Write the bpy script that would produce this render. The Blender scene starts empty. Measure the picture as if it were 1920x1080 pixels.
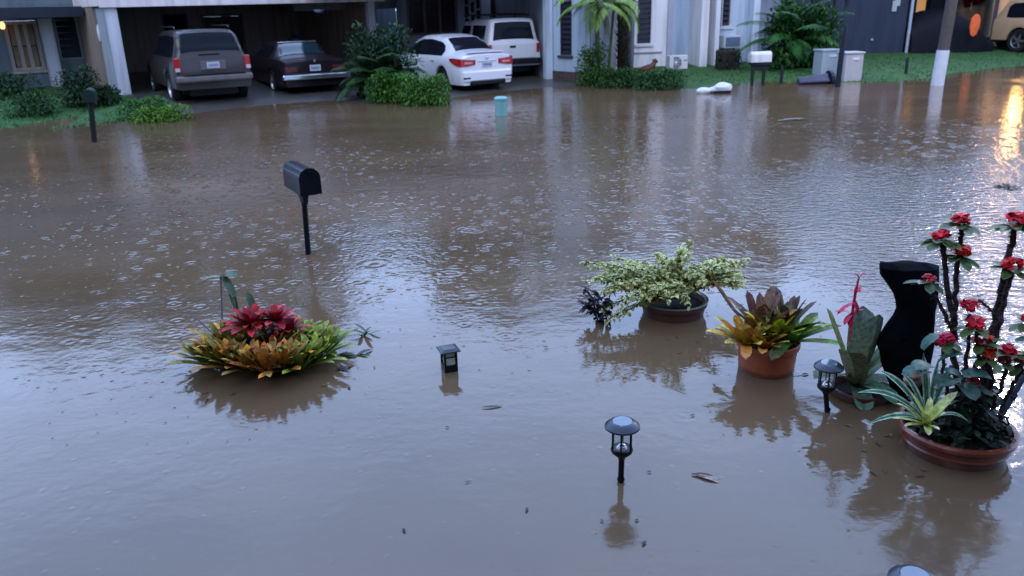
import bpy, math, random
from math import sin, cos, tan, pi, sqrt, atan2, radians
from mathutils import Vector, Matrix, noise
V3 = Vector
S = bpy.context.scene
COL = S.collection

# ------------------------------------------------------------------ camera, sky, sun, exposure
HC = 2.2
FPX = 1500.0
PITCH = math.atan(530 / FPX)
ROLL = 0.028
R0, U0, F0 = V3((1, 0, 0)), V3((0, sin(PITCH), cos(PITCH))), V3((0, cos(PITCH), -sin(PITCH)))
RR = cos(ROLL) * R0 - sin(ROLL) * U0
UU = cos(ROLL) * U0 + sin(ROLL) * R0
CAM = V3((0, 0, HC))
cd = bpy.data.cameras.new('camera'); cam = bpy.data.objects.new('camera', cd); COL.objects.link(cam)
cd.sensor_width = 36; cd.lens = 36 * FPX / 1920
cd.clip_start = 0.05; cd.clip_end = 2000
cam.matrix_world = Matrix(((RR.x, UU.x, -F0.x, 0), (RR.y, UU.y, -F0.y, 0), (RR.z, UU.z, -F0.z, HC), (0, 0, 0, 1)))
cd.dof.use_dof = True; cd.dof.focus_distance = 4.6; cd.dof.aperture_fstop = 3.0
S.camera = cam

world = bpy.data.worlds.new("World"); S.world = world; world.use_nodes = True
wn = world.node_tree; wn.nodes.clear()
def N(t, typ, **kw):
    n = t.nodes.new(typ)
    for k, v in kw.items(): setattr(n, k, v)
    return n
SUN_EL, SUN_ROT = radians(9), radians(200)
out = N(wn, 'ShaderNodeOutputWorld'); bg = N(wn, 'ShaderNodeBackground')
sky = N(wn, 'ShaderNodeTexSky', sky_type='NISHITA', sun_disc=False, sun_elevation=SUN_EL, sun_rotation=SUN_ROT)
sky.air_density = 1.6; sky.dust_density = 1.0; sky.ozone_density = 3.0
tc = N(wn, 'ShaderNodeTexCoord'); mp = N(wn, 'ShaderNodeMapping'); mp.inputs['Scale'].default_value = (1.5, 1.5, 4.0)
nz = N(wn, 'ShaderNodeTexNoise'); nz.inputs['Scale'].default_value = 1.6; nz.inputs['Detail'].default_value = 5
cr = N(wn, 'ShaderNodeValToRGB')
cr.color_ramp.elements[0].position = 0.30; cr.color_ramp.elements[0].color = (6.6, 10.3, 18.9, 1)
cr.color_ramp.elements[1].position = 0.72; cr.color_ramp.elements[1].color = (11.0, 15.1, 25.4, 1)
mix = N(wn, 'ShaderNodeMix', data_type='RGBA'); mix.inputs[0].default_value = 0.82
L = wn.links.new
L(tc.outputs['Generated'], mp.inputs[0]); L(mp.outputs[0], nz.inputs['Vector']); L(nz.outputs['Fac'], cr.inputs[0])
L(sky.outputs[0], mix.inputs[6]); L(cr.outputs[0], mix.inputs[7]); L(mix.outputs[2], bg.inputs[0])
bg.inputs[1].default_value = 0.05
# the overcast is brighter beyond the houses, where the last daylight is
sxyz = N(wn, 'ShaderNodeSeparateXYZ'); L(tc.outputs['Generated'], sxyz.inputs[0])
mrg = N(wn, 'ShaderNodeMapRange', interpolation_type='SMOOTHSTEP'); mrg.inputs[1].default_value = -.35; mrg.inputs[2].default_value = .85; mrg.inputs[3].default_value = 0.085; mrg.inputs[4].default_value = 0.205
L(sxyz.outputs[1], mrg.inputs[0]); L(mrg.outputs[0], bg.inputs[1])
L(bg.outputs[0], out.inputs[0])
sl = bpy.data.lights.new('sun', 'SUN'); so = bpy.data.objects.new('sun', sl); COL.objects.link(so)
sl.energy = 1.15; sl.angle = radians(40); sl.color = (0.86, 0.9, 1.0)
so.rotation_euler = (radians(48), 0, radians(-20))
S.view_settings.view_transform = 'Standard'; S.view_settings.look = 'None'
S.view_settings.exposure = 0.0; S.view_settings.gamma = 1.0

# ------------------------------------------------------------------ turning measured sight lines into places
def ray(px, py): return (F0 + RR * ((px - 960) / FPX) - UU * ((py - 540) / FPX)).normalized()
def G(px, py, z=0.0):
    r = ray(px, py); return CAM + r * ((z - HC) / r.z)
def W(px, py, Y):
    r = ray(px, py); return CAM + r * (Y / r.y)
def onplane(px, py, p, n):
    r = ray(px, py); return CAM + r * ((p - CAM).dot(n) / r.dot(n))
def along(A, d, px, py=120):          # distance t so that A + t d stands at column px
    r = ray(px, py); return -(A.x * r.y - A.y * r.x) / (d.x * r.y - d.y * r.x)

# shoreline of the flood
_sh = [G(*p) for p in ((-300, 262), (0, 242), (110, 238), (160, 215), (230, 203), (350, 212), (440, 200), (520, 191), (640, 183), (700, 192), (850, 180), (980, 164), (1080, 158), (1290, 168), (1420, 152), (1560, 156), (1700, 150), (1860, 128), (1930, 122), (2300, 100))]
_sh = sorted([(p.x, p.y) for p in _sh])
def shore(x):
    if x <= _sh[0][0]: return _sh[0][1]
    for (a, b), (c, d) in zip(_sh, _sh[1:]):
        if x <= c: return b + (d - b) * (x - a) / (c - a)
    return _sh[-1][1]
def gz(x, y):
    d = y - shore(x)
    if d < 0: z = max(-0.38, d * 0.05)
    else: z = min(0.35, 0.028 * d + 0.0006 * d * d) if x < 8 else min(0.9, 0.045 * d)
    z += 0.012 * noise.noise(V3((x * .6, y * .6, 0)))
    return z
def T(px, py):
    z = 0.0
    for _ in range(12):
        p = G(px, py, z); z = 0.5 * z + 0.5 * gz(p.x, p.y)
    return V3((p.x, p.y, gz(p.x, p.y)))

# ------------------------------------------------------------------ materials
MATS = {}
def mat(name, col, rough=0.7, metal=0.0, var=0.12, scale=6.0, bump=0.0, bscale=40.0, spec=0.5, emit=None, es=0, alpha=1, trans=0, coat=0):
    if name in MATS: return MATS[name]
    m = bpy.data.materials.new(name); m.use_nodes = True; t = m.node_tree; p = t.nodes['Principled BSDF']
    tcn = N(t, 'ShaderNodeTexCoord'); n = N(t, 'ShaderNodeTexNoise'); n.inputs['Scale'].default_value = scale; n.inputs['Detail'].default_value = 6
    r = N(t, 'ShaderNodeValToRGB')
    c = V3(col[:3])
    if max(col[:3]) < .05 and spec == .5: spec = .2
    r.color_ramp.elements[0].position = .3; r.color_ramp.elements[1].position = .7
    r.color_ramp.elements[0].color = (*(c * (1 - var)), 1); r.color_ramp.elements[1].color = (*(c * (1 + var)), 1)
    if any(k in name for k in ('wall', 'stucco', 'column', 'siding', 'fascia', 'trim')) :      # damp runs down the walls
        mp_ = N(t, 'ShaderNodeMapping'); mp_.inputs['Scale'].default_value = (1.3, 1.3, .16); t.links.new(tcn.outputs['Object'], mp_.inputs[0]); n.inputs['Scale'].default_value = 3.2
        t.links.new(mp_.outputs[0], n.inputs['Vector']); r.color_ramp.elements[0].color = (*(c * (.84 - var)), 1); r.color_ramp.elements[0].position = .34; r.color_ramp.elements[1].position = .56
    else: t.links.new(tcn.outputs['Object'], n.inputs['Vector'])
    t.links.new(n.outputs['Fac'], r.inputs[0]); t.links.new(r.outputs[0], p.inputs['Base Color'])
    p.inputs['Roughness'].default_value = rough; p.inputs['Metallic'].default_value = metal; p.inputs['Specular IOR Level'].default_value = spec
    p.inputs['Alpha'].default_value = alpha; p.inputs['Transmission Weight'].default_value = trans; p.inputs['Coat Weight'].default_value = coat
    p.inputs['Coat Roughness'].default_value = .08
    if bump:
        b = N(t, 'ShaderNodeBump'); b.inputs['Strength'].default_value = bump; b.inputs['Distance'].default_value = .02
        n2 = N(t, 'ShaderNodeTexNoise'); n2.inputs['Scale'].default_value = bscale; n2.inputs['Detail'].default_value = 4
        t.links.new(tcn.outputs['Object'], n2.inputs['Vector']); t.links.new(n2.outputs['Fac'], b.inputs['Height']); t.links.new(b.outputs[0], p.inputs['Normal'])
    if emit:
        p.inputs['Emission Color'].default_value = (*emit, 1); p.inputs['Emission Strength'].default_value = es
    MATS[name] = m; return m
def leafmat(name, rough=0.45, spec=0.5):
    if name in MATS: return MATS[name]
    m = bpy.data.materials.new(name); m.use_nodes = True; t = m.node_tree; p = t.nodes['Principled BSDF']
    a = N(t, 'ShaderNodeAttribute', attribute_name='Col')
    n = N(t, 'ShaderNodeTexNoise'); n.inputs['Scale'].default_value = 42; n.inputs['Detail'].default_value = 5; tcn = N(t, 'ShaderNodeTexCoord')
    hs = N(t, 'ShaderNodeHueSaturation'); mr = N(t, 'ShaderNodeMapRange'); mr.inputs[1].default_value = .3; mr.inputs[2].default_value = .7; mr.inputs[3].default_value = .5; mr.inputs[4].default_value = 1.45
    t.links.new(tcn.outputs['Object'], n.inputs['Vector']); t.links.new(n.outputs['Fac'], mr.inputs[0]); t.links.new(mr.outputs[0], hs.inputs['Value'])
    t.links.new(a.outputs['Color'], hs.inputs['Color']); t.links.new(hs.outputs[0], p.inputs['Base Color'])
    p.inputs['Roughness'].default_value = rough; p.inputs['Specular IOR Level'].default_value = spec
    MATS[name] = m; return m
LEAF = leafmat('leaf_surface', .55, .22); WAXY = leafmat('waxy_leaf_surface', .42, .22); MATTE = leafmat('matte_leaf_surface', .7, .3)

def siding(name, col, pitch=0.16, amount=0.5):   # horizontal lap lines in the wall's own height
    m = mat(name, col, .65, var=.07, scale=1.2, bump=.12, bscale=25)
    t = m.node_tree; p = t.nodes['Principled BSDF']
    g = N(t, 'ShaderNodeNewGeometry'); sx = N(t, 'ShaderNodeSeparateXYZ'); t.links.new(g.outputs['Position'], sx.inputs[0])
    a = N(t, 'ShaderNodeMath', operation='DIVIDE'); a.inputs[1].default_value = pitch; t.links.new(sx.outputs[2], a.inputs[0])
    f = N(t, 'ShaderNodeMath', operation='FRACT'); t.links.new(a.outputs[0], f.inputs[0])
    b = N(t, 'ShaderNodeBump'); b.inputs['Strength'].default_value = amount; b.inputs['Distance'].default_value = .03
    t.links.new(f.outputs[0], b.inputs['Height']); t.links.new(b.outputs[0], p.inputs['Normal'])
    return m
def brick(name, c1, c2, mortar):
    m = mat(name, c1, .85); t = m.node_tree; p = t.nodes['Principled BSDF']
    b = N(t, 'ShaderNodeTexBrick'); b.inputs['Color1'].default_value = (*c1, 1); b.inputs['Color2'].default_value = (*c2, 1); b.inputs['Mortar'].default_value = (*mortar, 1)
    b.inputs['Scale'].default_value = 1; b.inputs['Brick Width'].default_value = .22; b.inputs['Row Height'].default_value = .075; b.inputs['Mortar Size'].default_value = .008
    g = N(t, 'ShaderNodeNewGeometry'); sx = N(t, 'ShaderNodeSeparateXYZ'); cx = N(t, 'ShaderNodeCombineXYZ')
    t.links.new(g.outputs['Position'], sx.inputs[0]); t.links.new(sx.outputs[0], cx.inputs[0]); t.links.new(sx.outputs[2], cx.inputs[1]); t.links.new(cx.outputs[0], b.inputs['Vector'])
    t.links.new(b.outputs[0], p.inputs['Base Color']); return m

# ------------------------------------------------------------------ mesh builder and tagging
class MB:
    def __init__(s, org=(0, 0, 0)): s.v = []; s.f = []; s.c = []; s.o = V3(org); s.col = (1, 1, 1)
    def add(s, vs, fs, cols=None):
        b = len(s.v); s.v += [V3(v) for v in vs]; s.f += [tuple(i + b for i in f) for f in fs]
        s.c += list(cols) if cols else [s.col] * len(vs)
    def box(s, c, size, rz=0.0, M=None):
        hx, hy, hz = [d / 2 for d in size]; M = M or Matrix.Rotation(rz, 3, 'Z')
        vs = [V3(c) + M @ V3((x, y, z)) for z in (-hz, hz) for x, y in ((-hx, -hy), (hx, -hy), (hx, hy), (-hx, hy))]
        s.add(vs, [(3, 2, 1, 0), (4, 5, 6, 7), (0, 1, 5, 4), (1, 2, 6, 5), (2, 3, 7, 6), (3, 0, 4, 7)])
    def wbox(s, A, d, u0, u1, w0, w1, z0, z1):     # box along direction d from A; w is measured along the left normal
        d = V3((d[0], d[1], 0)).normalized(); n = V3((-d.y, d.x, 0)); A = V3((A[0], A[1], 0))
        vs = [A + d * u + n * w + V3((0, 0, z)) for z in (z0, z1) for u, w in ((u0, w0), (u1, w0), (u1, w1), (u0, w1))]
        s.add(vs, [(3, 2, 1, 0), (4, 5, 6, 7), (0, 1, 5, 4), (1, 2, 6, 5), (2, 3, 7, 6), (3, 0, 4, 7)])
    def tube(s, pts, rad, n=8, cols=None, cap=True):
        pts = [V3(p) for p in pts]; k = len(pts)
        if not hasattr(rad, '__len__'): rad = [rad] * k
        vs = []; cc = []
        up = None
        for i, p in enumerate(pts):
            t = (pts[min(i + 1, k - 1)] - pts[max(i - 1, 0)]).normalized()
            if up is None: up = V3((0, 0, 1)) if abs(t.z) < .9 else V3((1, 0, 0))
            a = t.cross(up).normalized(); b = t.cross(a).normalized(); up = -b if False else up
            for j in range(n):
                w = 2 * pi * j / n; vs.append(p + (a * cos(w) + b * sin(w)) * rad[i]); cc.append(cols[i] if cols else s.col)
        fs = [(i * n + j, i * n + (j + 1) % n, (i + 1) * n + (j + 1) % n, (i + 1) * n + j) for i in range(k - 1) for j in range(n)]
        if cap: fs += [tuple(range(n - 1, -1, -1)), tuple(range((k - 1) * n, k * n))]
        s.add(vs, fs, cc)
    def lathe(s, c, prof, n=32, cols=None, sx=1.0):
        c = V3(c); vs = []; cc = []
        for i, (r, z) in enumerate(prof):
            for j in range(n):
                w = 2 * pi * j / n; vs.append(c + V3((r * cos(w) * sx, r * sin(w), z))); cc.append(cols[i] if cols else s.col)
        k = len(prof)
        fs = [(i * n + j, i * n + (j + 1) % n, (i + 1) * n + (j + 1) % n, (i + 1) * n + j) for i in range(k - 1) for j in range(n)]
        s.add(vs, fs, cc)
    def leaf(s, base, d, L, w, curl=0.6, fold=.15, n=6, cb=(.05, .12, .02), ct=None, ce=None, tip=.8, prof=None, roll=0, w0=.5):
        """strap leaf: leaves base along d, bends down by curl (radians); colour cb at the base, ct at the tip, ce on the margins"""
        d = V3(d).normalized(); base = V3(base); ct = ct or cb
        side = d.cross(V3((0, 0, 1)))
        if side.length < 1e-3: side = V3((1, 0, 0))
        side.normalize()
        if roll: side = Matrix.Rotation(roll, 3, d) @ side
        p = base.copy(); vs = []; cc = []
        for i in range(n + 1):
            t = i / n
            if prof: ww = prof(t) * w
            else: ww = w * (w0 + (1 - w0) * sin(min(t / .55, 1) * pi / 2)) * (1 if t < tip else sqrt(max(0, 1 - ((t - tip) / (1 - tip)) ** 2)))
            up = side.cross(d).normalized()
            c = V3(cb).lerp(V3(ct), t * t)
            e = V3(ce) if ce else c
            m = c
            vs += [p - side * ww / 2 + up * ww * fold, p, p + side * ww / 2 + up * ww * fold]
            cc += [tuple(e), tuple(m), tuple(e)]
            R = Matrix.Rotation(-curl / n, 3, side); d = R @ d
            p = p + d * (L / n)
        fs = [q for i in range(n) for q in ((i * 3, i * 3 + 1, i * 3 + 4, i * 3 + 3), (i * 3 + 1, i * 3 + 2, i * 3 + 5, i * 3 + 4))]
        s.add(vs, fs, cc)
    def build(s, name, m, parent=None, smooth=False, bevel=0, local=False):
        me = bpy.data.meshes.new(name); o = s.o if not local else V3((0, 0, 0))
        me.from_pydata([v - o for v in s.v], [], s.f); me.materials.append(m)
        if any(c != (1, 1, 1) for c in s.c):
            a = me.color_attributes.new('Col', 'FLOAT_COLOR', 'POINT'); flat = []
            for c in s.c: flat += [c[0], c[1], c[2], 1]
            a.data.foreach_set('color', flat)
        if smooth:
            me.polygons.foreach_set('use_smooth', [True] * len(me.polygons))
            try: me.set_sharp_from_angle(angle=radians(38))
            except Exception: pass
        me.update(); ob = bpy.data.objects.new(name, me); COL.objects.link(ob)
        if parent: ob.parent = parent
        else: ob.location = s.o
        if bevel:
            b = ob.modifiers.new('bevel', 'BEVEL'); b.width = bevel; b.segments = 2; b.limit_method = 'ANGLE'
        return ob
def tag(o, label=None, cat=None, group=None, kind=None):
    if label: o['label'] = label
    if cat: o['category'] = cat
    if group: o['group'] = group
    if kind: o['kind'] = kind
    return o
def thing(name, loc, label, cat, group=None, rz=0.0):
    o = bpy.data.objects.new(name, None); o.empty_display_size = .1; COL.objects.link(o); o.location = loc; o.rotation_euler = (0, 0, rz)
    return tag(o, label, cat, group)
def copy_tree(o, parent=None):
    c = o.copy(); COL.objects.link(c)
    if parent: c.parent = parent
    for ch in list(o.children): copy_tree(ch, c)
    return c
rnd = random.Random(7)
def jit(c, a=.2, r=rnd):
    k = 1 + r.uniform(-a, a); return tuple(max(.002, x * k * (1 + r.uniform(-a, a) * .3)) for x in c)
def mixc(a, b, t): return tuple(x + (y - x) * t for x, y in zip(a, b))

# ------------------------------------------------------------------ ground and water
def axis(stops):
    r = []
    for a, b, st in stops:
        k = max(1, int(round((b - a) / st))); r += [a + (b - a) * i / k for i in range(k)]
    return r + [stops[-1][1]]
xs = axis([(-600, -60, 90), (-60, -24, 4), (-24, 26, .6), (26, 60, 4), (60, 600, 90)])
ys = axis([(-60, 12, 12), (12, 17, 1), (17, 32, .4), (32, 60, 4), (60, 700, 80)])
g = MB()
g.add([(x, y, gz(x, y)) for y in ys for x in xs], [(j * len(xs) + i, j * len(xs) + i + 1, (j + 1) * len(xs) + i + 1, (j + 1) * len(xs) + i) for j in range(len(ys) - 1) for i in range(len(xs) - 1)])
gm = mat('lawn_ground', (.022, .078, .012), .9, var=.45, scale=3.5, bump=.6, bscale=30)
tag(g.build('ground', gm, smooth=True), kind='structure')

def water_mat():
    m = bpy.data.materials.new('muddy_flood_water'); m.use_nodes = True; t = m.node_tree; p = t.nodes['Principled BSDF']; LK = t.links.new
    geo = N(t, 'ShaderNodeNewGeometry'); P = geo.outputs['Position']
    def M(op, a, b=None, c=None, clamp=False):
        n = N(t, 'ShaderNodeMath', operation=op); n.use_clamp = clamp
        for i, v in enumerate((a, b, c)):
            if v is None: continue
            if hasattr(v, 'links') or hasattr(v, 'is_output'): LK(v, n.inputs[i])
            else: n.inputs[i].default_value = v
        return n.outputs[0]
    def noi(scale, det=3, sc=(1, 1, 1), off=0):
        mp = N(t, 'ShaderNodeMapping'); mp.inputs['Scale'].default_value = sc; mp.inputs['Location'].default_value = (off, off, 0); LK(P, mp.inputs[0])
        n = N(t, 'ShaderNodeTexNoise'); n.inputs['Scale'].default_value = scale; n.inputs['Detail'].default_value = det; n.inputs['Roughness'].default_value = .5
        LK(mp.outputs[0], n.inputs['Vector']); return n.outputs['Fac']
    # colour: silt drifting in patches
    cr = N(t, 'ShaderNodeValToRGB'); LK(noi(.5, 6, (.6, 1.5, 1)), cr.inputs[0])
    cr.color_ramp.elements[0].position = .3; cr.color_ramp.elements[0].color = (.104, .066, .037, 1)
    cr.color_ramp.elements[1].position = .7; cr.color_ramp.elements[1].color = (.150, .094, .052, 1)
    LK(cr.outputs[0], p.inputs['Base Color'])
    rr_ = N(t, 'ShaderNodeMapRange'); LK(noi(.8, 5, (.7, 1.6, 1), 40), rr_.inputs[0]); rr_.inputs[1].default_value = .35; rr_.inputs[2].default_value = .7; rr_.inputs[3].default_value = .04; rr_.inputs[4].default_value = .15; LK(rr_.outputs[0], p.inputs['Roughness']); p.inputs['IOR'].default_value = 1.5
    sep = N(t, 'ShaderNodeSeparateXYZ'); LK(P, sep.inputs[0]); y = sep.outputs[1]
    far = N(t, 'ShaderNodeMapRange', interpolation_type='SMOOTHSTEP'); LK(y, far.inputs[0]); far.inputs[1].default_value = 4.6; far.inputs[2].default_value = 8.5
    far2 = N(t, 'ShaderNodeMapRange', interpolation_type='SMOOTHSTEP'); LK(y, far2.inputs[0]); far2.inputs[1].default_value = 13; far2.inputs[2].default_value = 19; far2.inputs[3].default_value = 1; far2.inputs[4].default_value = .35
    gate = M('MULTIPLY', far.outputs[0], far2.outputs[0])
    patch = N(t, 'ShaderNodeMapRange', interpolation_type='SMOOTHSTEP'); LK(noi(.28, 2, (1, 1, 1), 7), patch.inputs[0]); patch.inputs[1].default_value = .36; patch.inputs[2].default_value = .62; patch.inputs[3].default_value = .22; patch.inputs[4].default_value = 1.0
    gate = M('MULTIPLY', gate, patch.outputs[0])
    ex = N(t, 'ShaderNodeMapRange', interpolation_type='SMOOTHSTEP'); LK(sep.outputs[0], ex.inputs[0]); ex.inputs[1].default_value = 2.2; ex.inputs[2].default_value = 3.4
    ey = N(t, 'ShaderNodeMapRange', interpolation_type='SMOOTHSTEP'); LK(y, ey.inputs[0]); ey.inputs[1].default_value = 4.0; ey.inputs[2].default_value = 5.2
    ez = N(t, 'ShaderNodeMapRange', interpolation_type='SMOOTHSTEP'); LK(y, ez.inputs[0]); ez.inputs[1].default_value = 8.5; ez.inputs[2].default_value = 12.5; ez.inputs[3].default_value = 1; ez.inputs[4].default_value = .12
    gust = M('MULTIPLY', M('MULTIPLY', ex.outputs[0], ey.outputs[0]), ez.outputs[0])
    # rain rings, several sizes
    def rings(scale, freq, thr, off):
        mp = N(t, 'ShaderNodeMapping'); mp.inputs['Location'].default_value = (off, off * 1.7, 0); LK(P, mp.inputs[0])
        v = N(t, 'ShaderNodeTexVoronoi', feature='F1', voronoi_dimensions='2D'); v.inputs['Scale'].default_value = scale; LK(mp.outputs[0], v.inputs['Vector'])
        sc = N(t, 'ShaderNodeSeparateColor'); LK(v.outputs['Color'], sc.inputs[0])
        on = M('GREATER_THAN', sc.outputs[0], thr); d = v.outputs['Distance']
        fall = M('MAXIMUM', M('SUBTRACT', 1.0, M('MULTIPLY', d, 2.3)), 0.0); fall = M('MULTIPLY', fall, fall)
        w = M('COSINE', M('MULTIPLY', d, M('ADD', freq, M('MULTIPLY', sc.outputs[1], freq))))
        return M('MULTIPLY', M('MULTIPLY', w, fall), on)
    r1 = rings(3.2, 18, .35, 3); r2 = rings(6.5, 6, .35, 11); r3 = rings(1.5, 30, .6, 23)
    rain = M('ADD', M('ADD', M('MULTIPLY', r1, .0062), M('MULTIPLY', r2, M('MULTIPLY', noi(1.3, 3, (1, 1, 1), 61), .0085))), M('MULTIPLY', r3, .004))
    wav = M('ADD', M('MULTIPLY', noi(7, 3, (1, 1.2, 1)), .0036), M('MULTIPLY', noi(22, 2, (1, 1.1, 1), 4), .0022))
    calm = M('ADD', M('MULTIPLY', noi(2.6, 3, (1, 1.3, 1), 2), .0045), M('MULTIPLY', noi(12, 3, (1, 1.2, 1), 9), .0016))
    few = M('ADD', M('MULTIPLY', rings(2.0, 34, .85, 31), .0004), M('MULTIPLY', rings(9.0, 7, .82, 51), .0009))
    h = M('ADD', M('ADD', M('MULTIPLY', M('ADD', rain, wav), gate), calm), few)
    h = M('ADD', h, M('MULTIPLY', gust, M('ADD', M('MULTIPLY', noi(9, 3, (.8, 1.6, 1), 14), .016), M('MULTIPLY', noi(26, 2, (.9, 1.3, 1), 17), .006))))
    b = N(t, 'ShaderNodeBump'); b.inputs['Strength'].default_value = 1.0; b.inputs['Distance'].default_value = 1.0
    LK(h, b.inputs['Height']); LK(b.outputs[0], p.inputs['Normal'])
    return m
w = MB(); wx = axis([(-160, 160, 20)]); wy = axis([(-40, 60, 10)])
w.add([(x, y, 0) for y in wy for x in wx], [(j * len(wx) + i, j * len(wx) + i + 1, (j + 1) * len(wx) + i + 1, (j + 1) * len(wx) + i) for j in range(len(wy) - 1) for i in range(len(wx) - 1)])
tag(w.build('water', water_mat()), kind='structure')

# wet concrete driveways: strips following the ground
conc = mat('wet_concrete', (.062, .056, .052), .35, var=.2, scale=2, bump=.15, bscale=30)
def driveway(corners, name='driveway'):       # corners: near-left, near-right, far-right, far-left (ground xy)
    b = MB(); n = 14; m_ = 10; vs = []
    a0, a1, a2, a3 = [V3((c[0], c[1], 0)) for c in corners]
    for j in range(n + 1):
        l = a0.lerp(a3, j / n); r = a1.lerp(a2, j / n)
        for i in range(m_ + 1):
            p = l.lerp(r, i / m_); vs.append((p.x, p.y, gz(p.x, p.y) + .022))
    b.add(vs, [(j * (m_ + 1) + i, j * (m_ + 1) + i + 1, (j + 1) * (m_ + 1) + i + 1, (j + 1) * (m_ + 1) + i) for j in range(n) for i in range(m_)])
    return tag(b.build(name, conc, smooth=True), kind='structure')
u1, n1 = V3((.8, .6, 0)), V3((-.6, .8, 0))      # street and inward directions at the left house
u2, n2 = V3((.94, .342, 0)), V3((-.342, .94, 0))
P0 = T(226, 177); P0.z = 0
E0 = P0 + u1 * along(P0, u1, 722)
driveway([P0 - n1 * 5.6 + u1 * .2, E0 - n1 * 7.5 - u1 * .3, E0 + n1 * 6 - u1 * .2, P0 + n1 * 6 + u1 * .1])
C2 = T(1027, 149); C2.z = 0
driveway([C2 - u2 * 6.2 - n2 * 3.6, C2 - n2 * 2.4 + u2 * .1, C2 + n2 * 6.4, C2 - u2 * 6.2 + n2 * 6.4])

# ------------------------------------------------------------------ houses
def hitw(A, d, px, py, w=0.0):      # (u, z) of a sight line on the vertical face through A along d
    n = V3((-d.y, d.x, 0)); p = onplane(px, py, V3((A.x, A.y, 0)) + n * w, n); q = p - V3((A.x, A.y, 0))
    return q.dot(d), p.z
def rect(A, d, x0, y0, x1, y1):
    xm, ym = (x0 + x1) / 2, (y0 + y1) / 2
    return (hitw(A, d, x0, ym)[0], hitw(A, d, x1, ym)[0], hitw(A, d, xm, y1)[1], hitw(A, d, xm, y0)[1])
def panel(mb, A, d, u0, u1, z0, z1, th, ops=()):
    us = sorted({u0, u1, *[min(max(v, u0), u1) for o in ops for v in o[:2]]}); zs = sorted({z0, z1, *[min(max(v, z0), z1) for o in ops for v in o[2:4]]})
    d = V3(d).normalized(); n = V3((-d.y, d.x, 0)); A = V3((A.x, A.y, 0))
    def solid(i, j):
        if i < 0 or j < 0 or i >= len(us) - 1 or j >= len(zs) - 1: return False
        a, b = (us[i] + us[i + 1]) / 2, (zs[j] + zs[j + 1]) / 2
        return not any(o[0] < a < o[1] and o[2] < b < o[3] for o in ops)
    pt = lambda u, w, z: A + d * u + n * w + V3((0, 0, z))
    for i in range(len(us) - 1):
        for j in range(len(zs) - 1):
            if not solid(i, j): continue
            a, b, c, e = us[i], us[i + 1], zs[j], zs[j + 1]
            mb.add([pt(a, 0, c), pt(b, 0, c), pt(b, 0, e), pt(a, 0, e)], [(0, 1, 2, 3)])
            mb.add([pt(a, th, c), pt(b, th, c), pt(b, th, e), pt(a, th, e)], [(3, 2, 1, 0)])
            if not solid(i - 1, j): mb.add([pt(a, 0, c), pt(a, 0, e), pt(a, th, e), pt(a, th, c)], [(0, 1, 2, 3)])
            if not solid(i + 1, j): mb.add([pt(b, 0, c), pt(b, 0, e), pt(b, th, e), pt(b, th, c)], [(3, 2, 1, 0)])
            if not solid(i, j - 1): mb.add([pt(a, 0, c), pt(b, 0, c), pt(b, th, c), pt(a, th, c)], [(3, 2, 1, 0)])
            if not solid(i, j + 1): mb.add([pt(a, 0, e), pt(b, 0, e), pt(b, th, e), pt(a, th, e)], [(0, 1, 2, 3)])
wh = mat('white_trim_paint', (.62, .62, .64), .5, var=.06, scale=3)
dk = mat('dark_window_glass', (.012, .014, .02), .12, var=.2, spec=.6)
blk = mat('black_metal', (.008, .009, .012), .35, var=.2)
slat_dark = mat('dark_louvre_slat', (.022, .024, .036), .35, var=.2)
slat_brown = mat('brown_wood_louvre', (.06, .042, .045), .6, var=.25)
def window(root, A, d, o, cols=1, nsl=10, fm=wh, sm=slat_dark, fw=.05, w=.06, slat=.55, sill=True):
    u0, u1, z0, z1 = o
    f = MB(root.location); 
    f.wbox(A, d, u0 + .003, u0 + fw, w - .05, w + .05, z0 + .003, z1 - .003); f.wbox(A, d, u1 - fw, u1 - .003, w - .05, w + .05, z0 + .003, z1 - .003)
    f.wbox(A, d, u0 + fw, u1 - fw, w - .047, w + .047, z0 + .003, z0 + fw); f.wbox(A, d, u0 + fw, u1 - fw, w - .047, w + .047, z1 - fw, z1 - .003)
    cw = (u1 - u0 - 2 * fw) / cols
    for i in range(1, cols): f.wbox(A, d, u0 + fw + cw * i - fw / 2, u0 + fw + cw * i + fw / 2, w - .044, w + .044, z0 + fw, z1 - fw)
    if sill: f.wbox(A, d, u0 - .06, u1 + .06, -.07, .05, z0 - .07, z0 - .004)
    fo = f.build('window', fm, root)
    s = MB(root.location); dd = V3(d).normalized(); n = V3((-dd.y, dd.x, 0)); H = (z1 - z0 - 2 * fw) / nsl
    for i in range(cols):
        a = u0 + fw + cw * i + .03; b = u0 + fw + cw * (i + 1) - .03
        for k in range(nsl):
            zc = z0 + fw + H * (k + .5); hh = H * slat
            A0 = V3((A.x, A.y, 0))
            pts = [A0 + dd * u + n * (w + q) + V3((0, 0, zc + e)) for u in (a, b) for q, e in ((-.035, -hh), (-.027, -hh), (.035, hh), (.027, hh))]
            s.add(pts, [(0, 1, 2, 3), (7, 6, 5, 4), (0, 4, 5, 1), (1, 5, 6, 2), (2, 6, 7, 3), (3, 7, 4, 0)])
    s.build('louvre_slats', sm, fo)
    p = MB(root.location); p.wbox(A, d, u0 + .01, u1 - .01, w + .06, w + .065, z0 + .01, z1 - .01); p.build('pane', dk, fo)
    return fo

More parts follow.
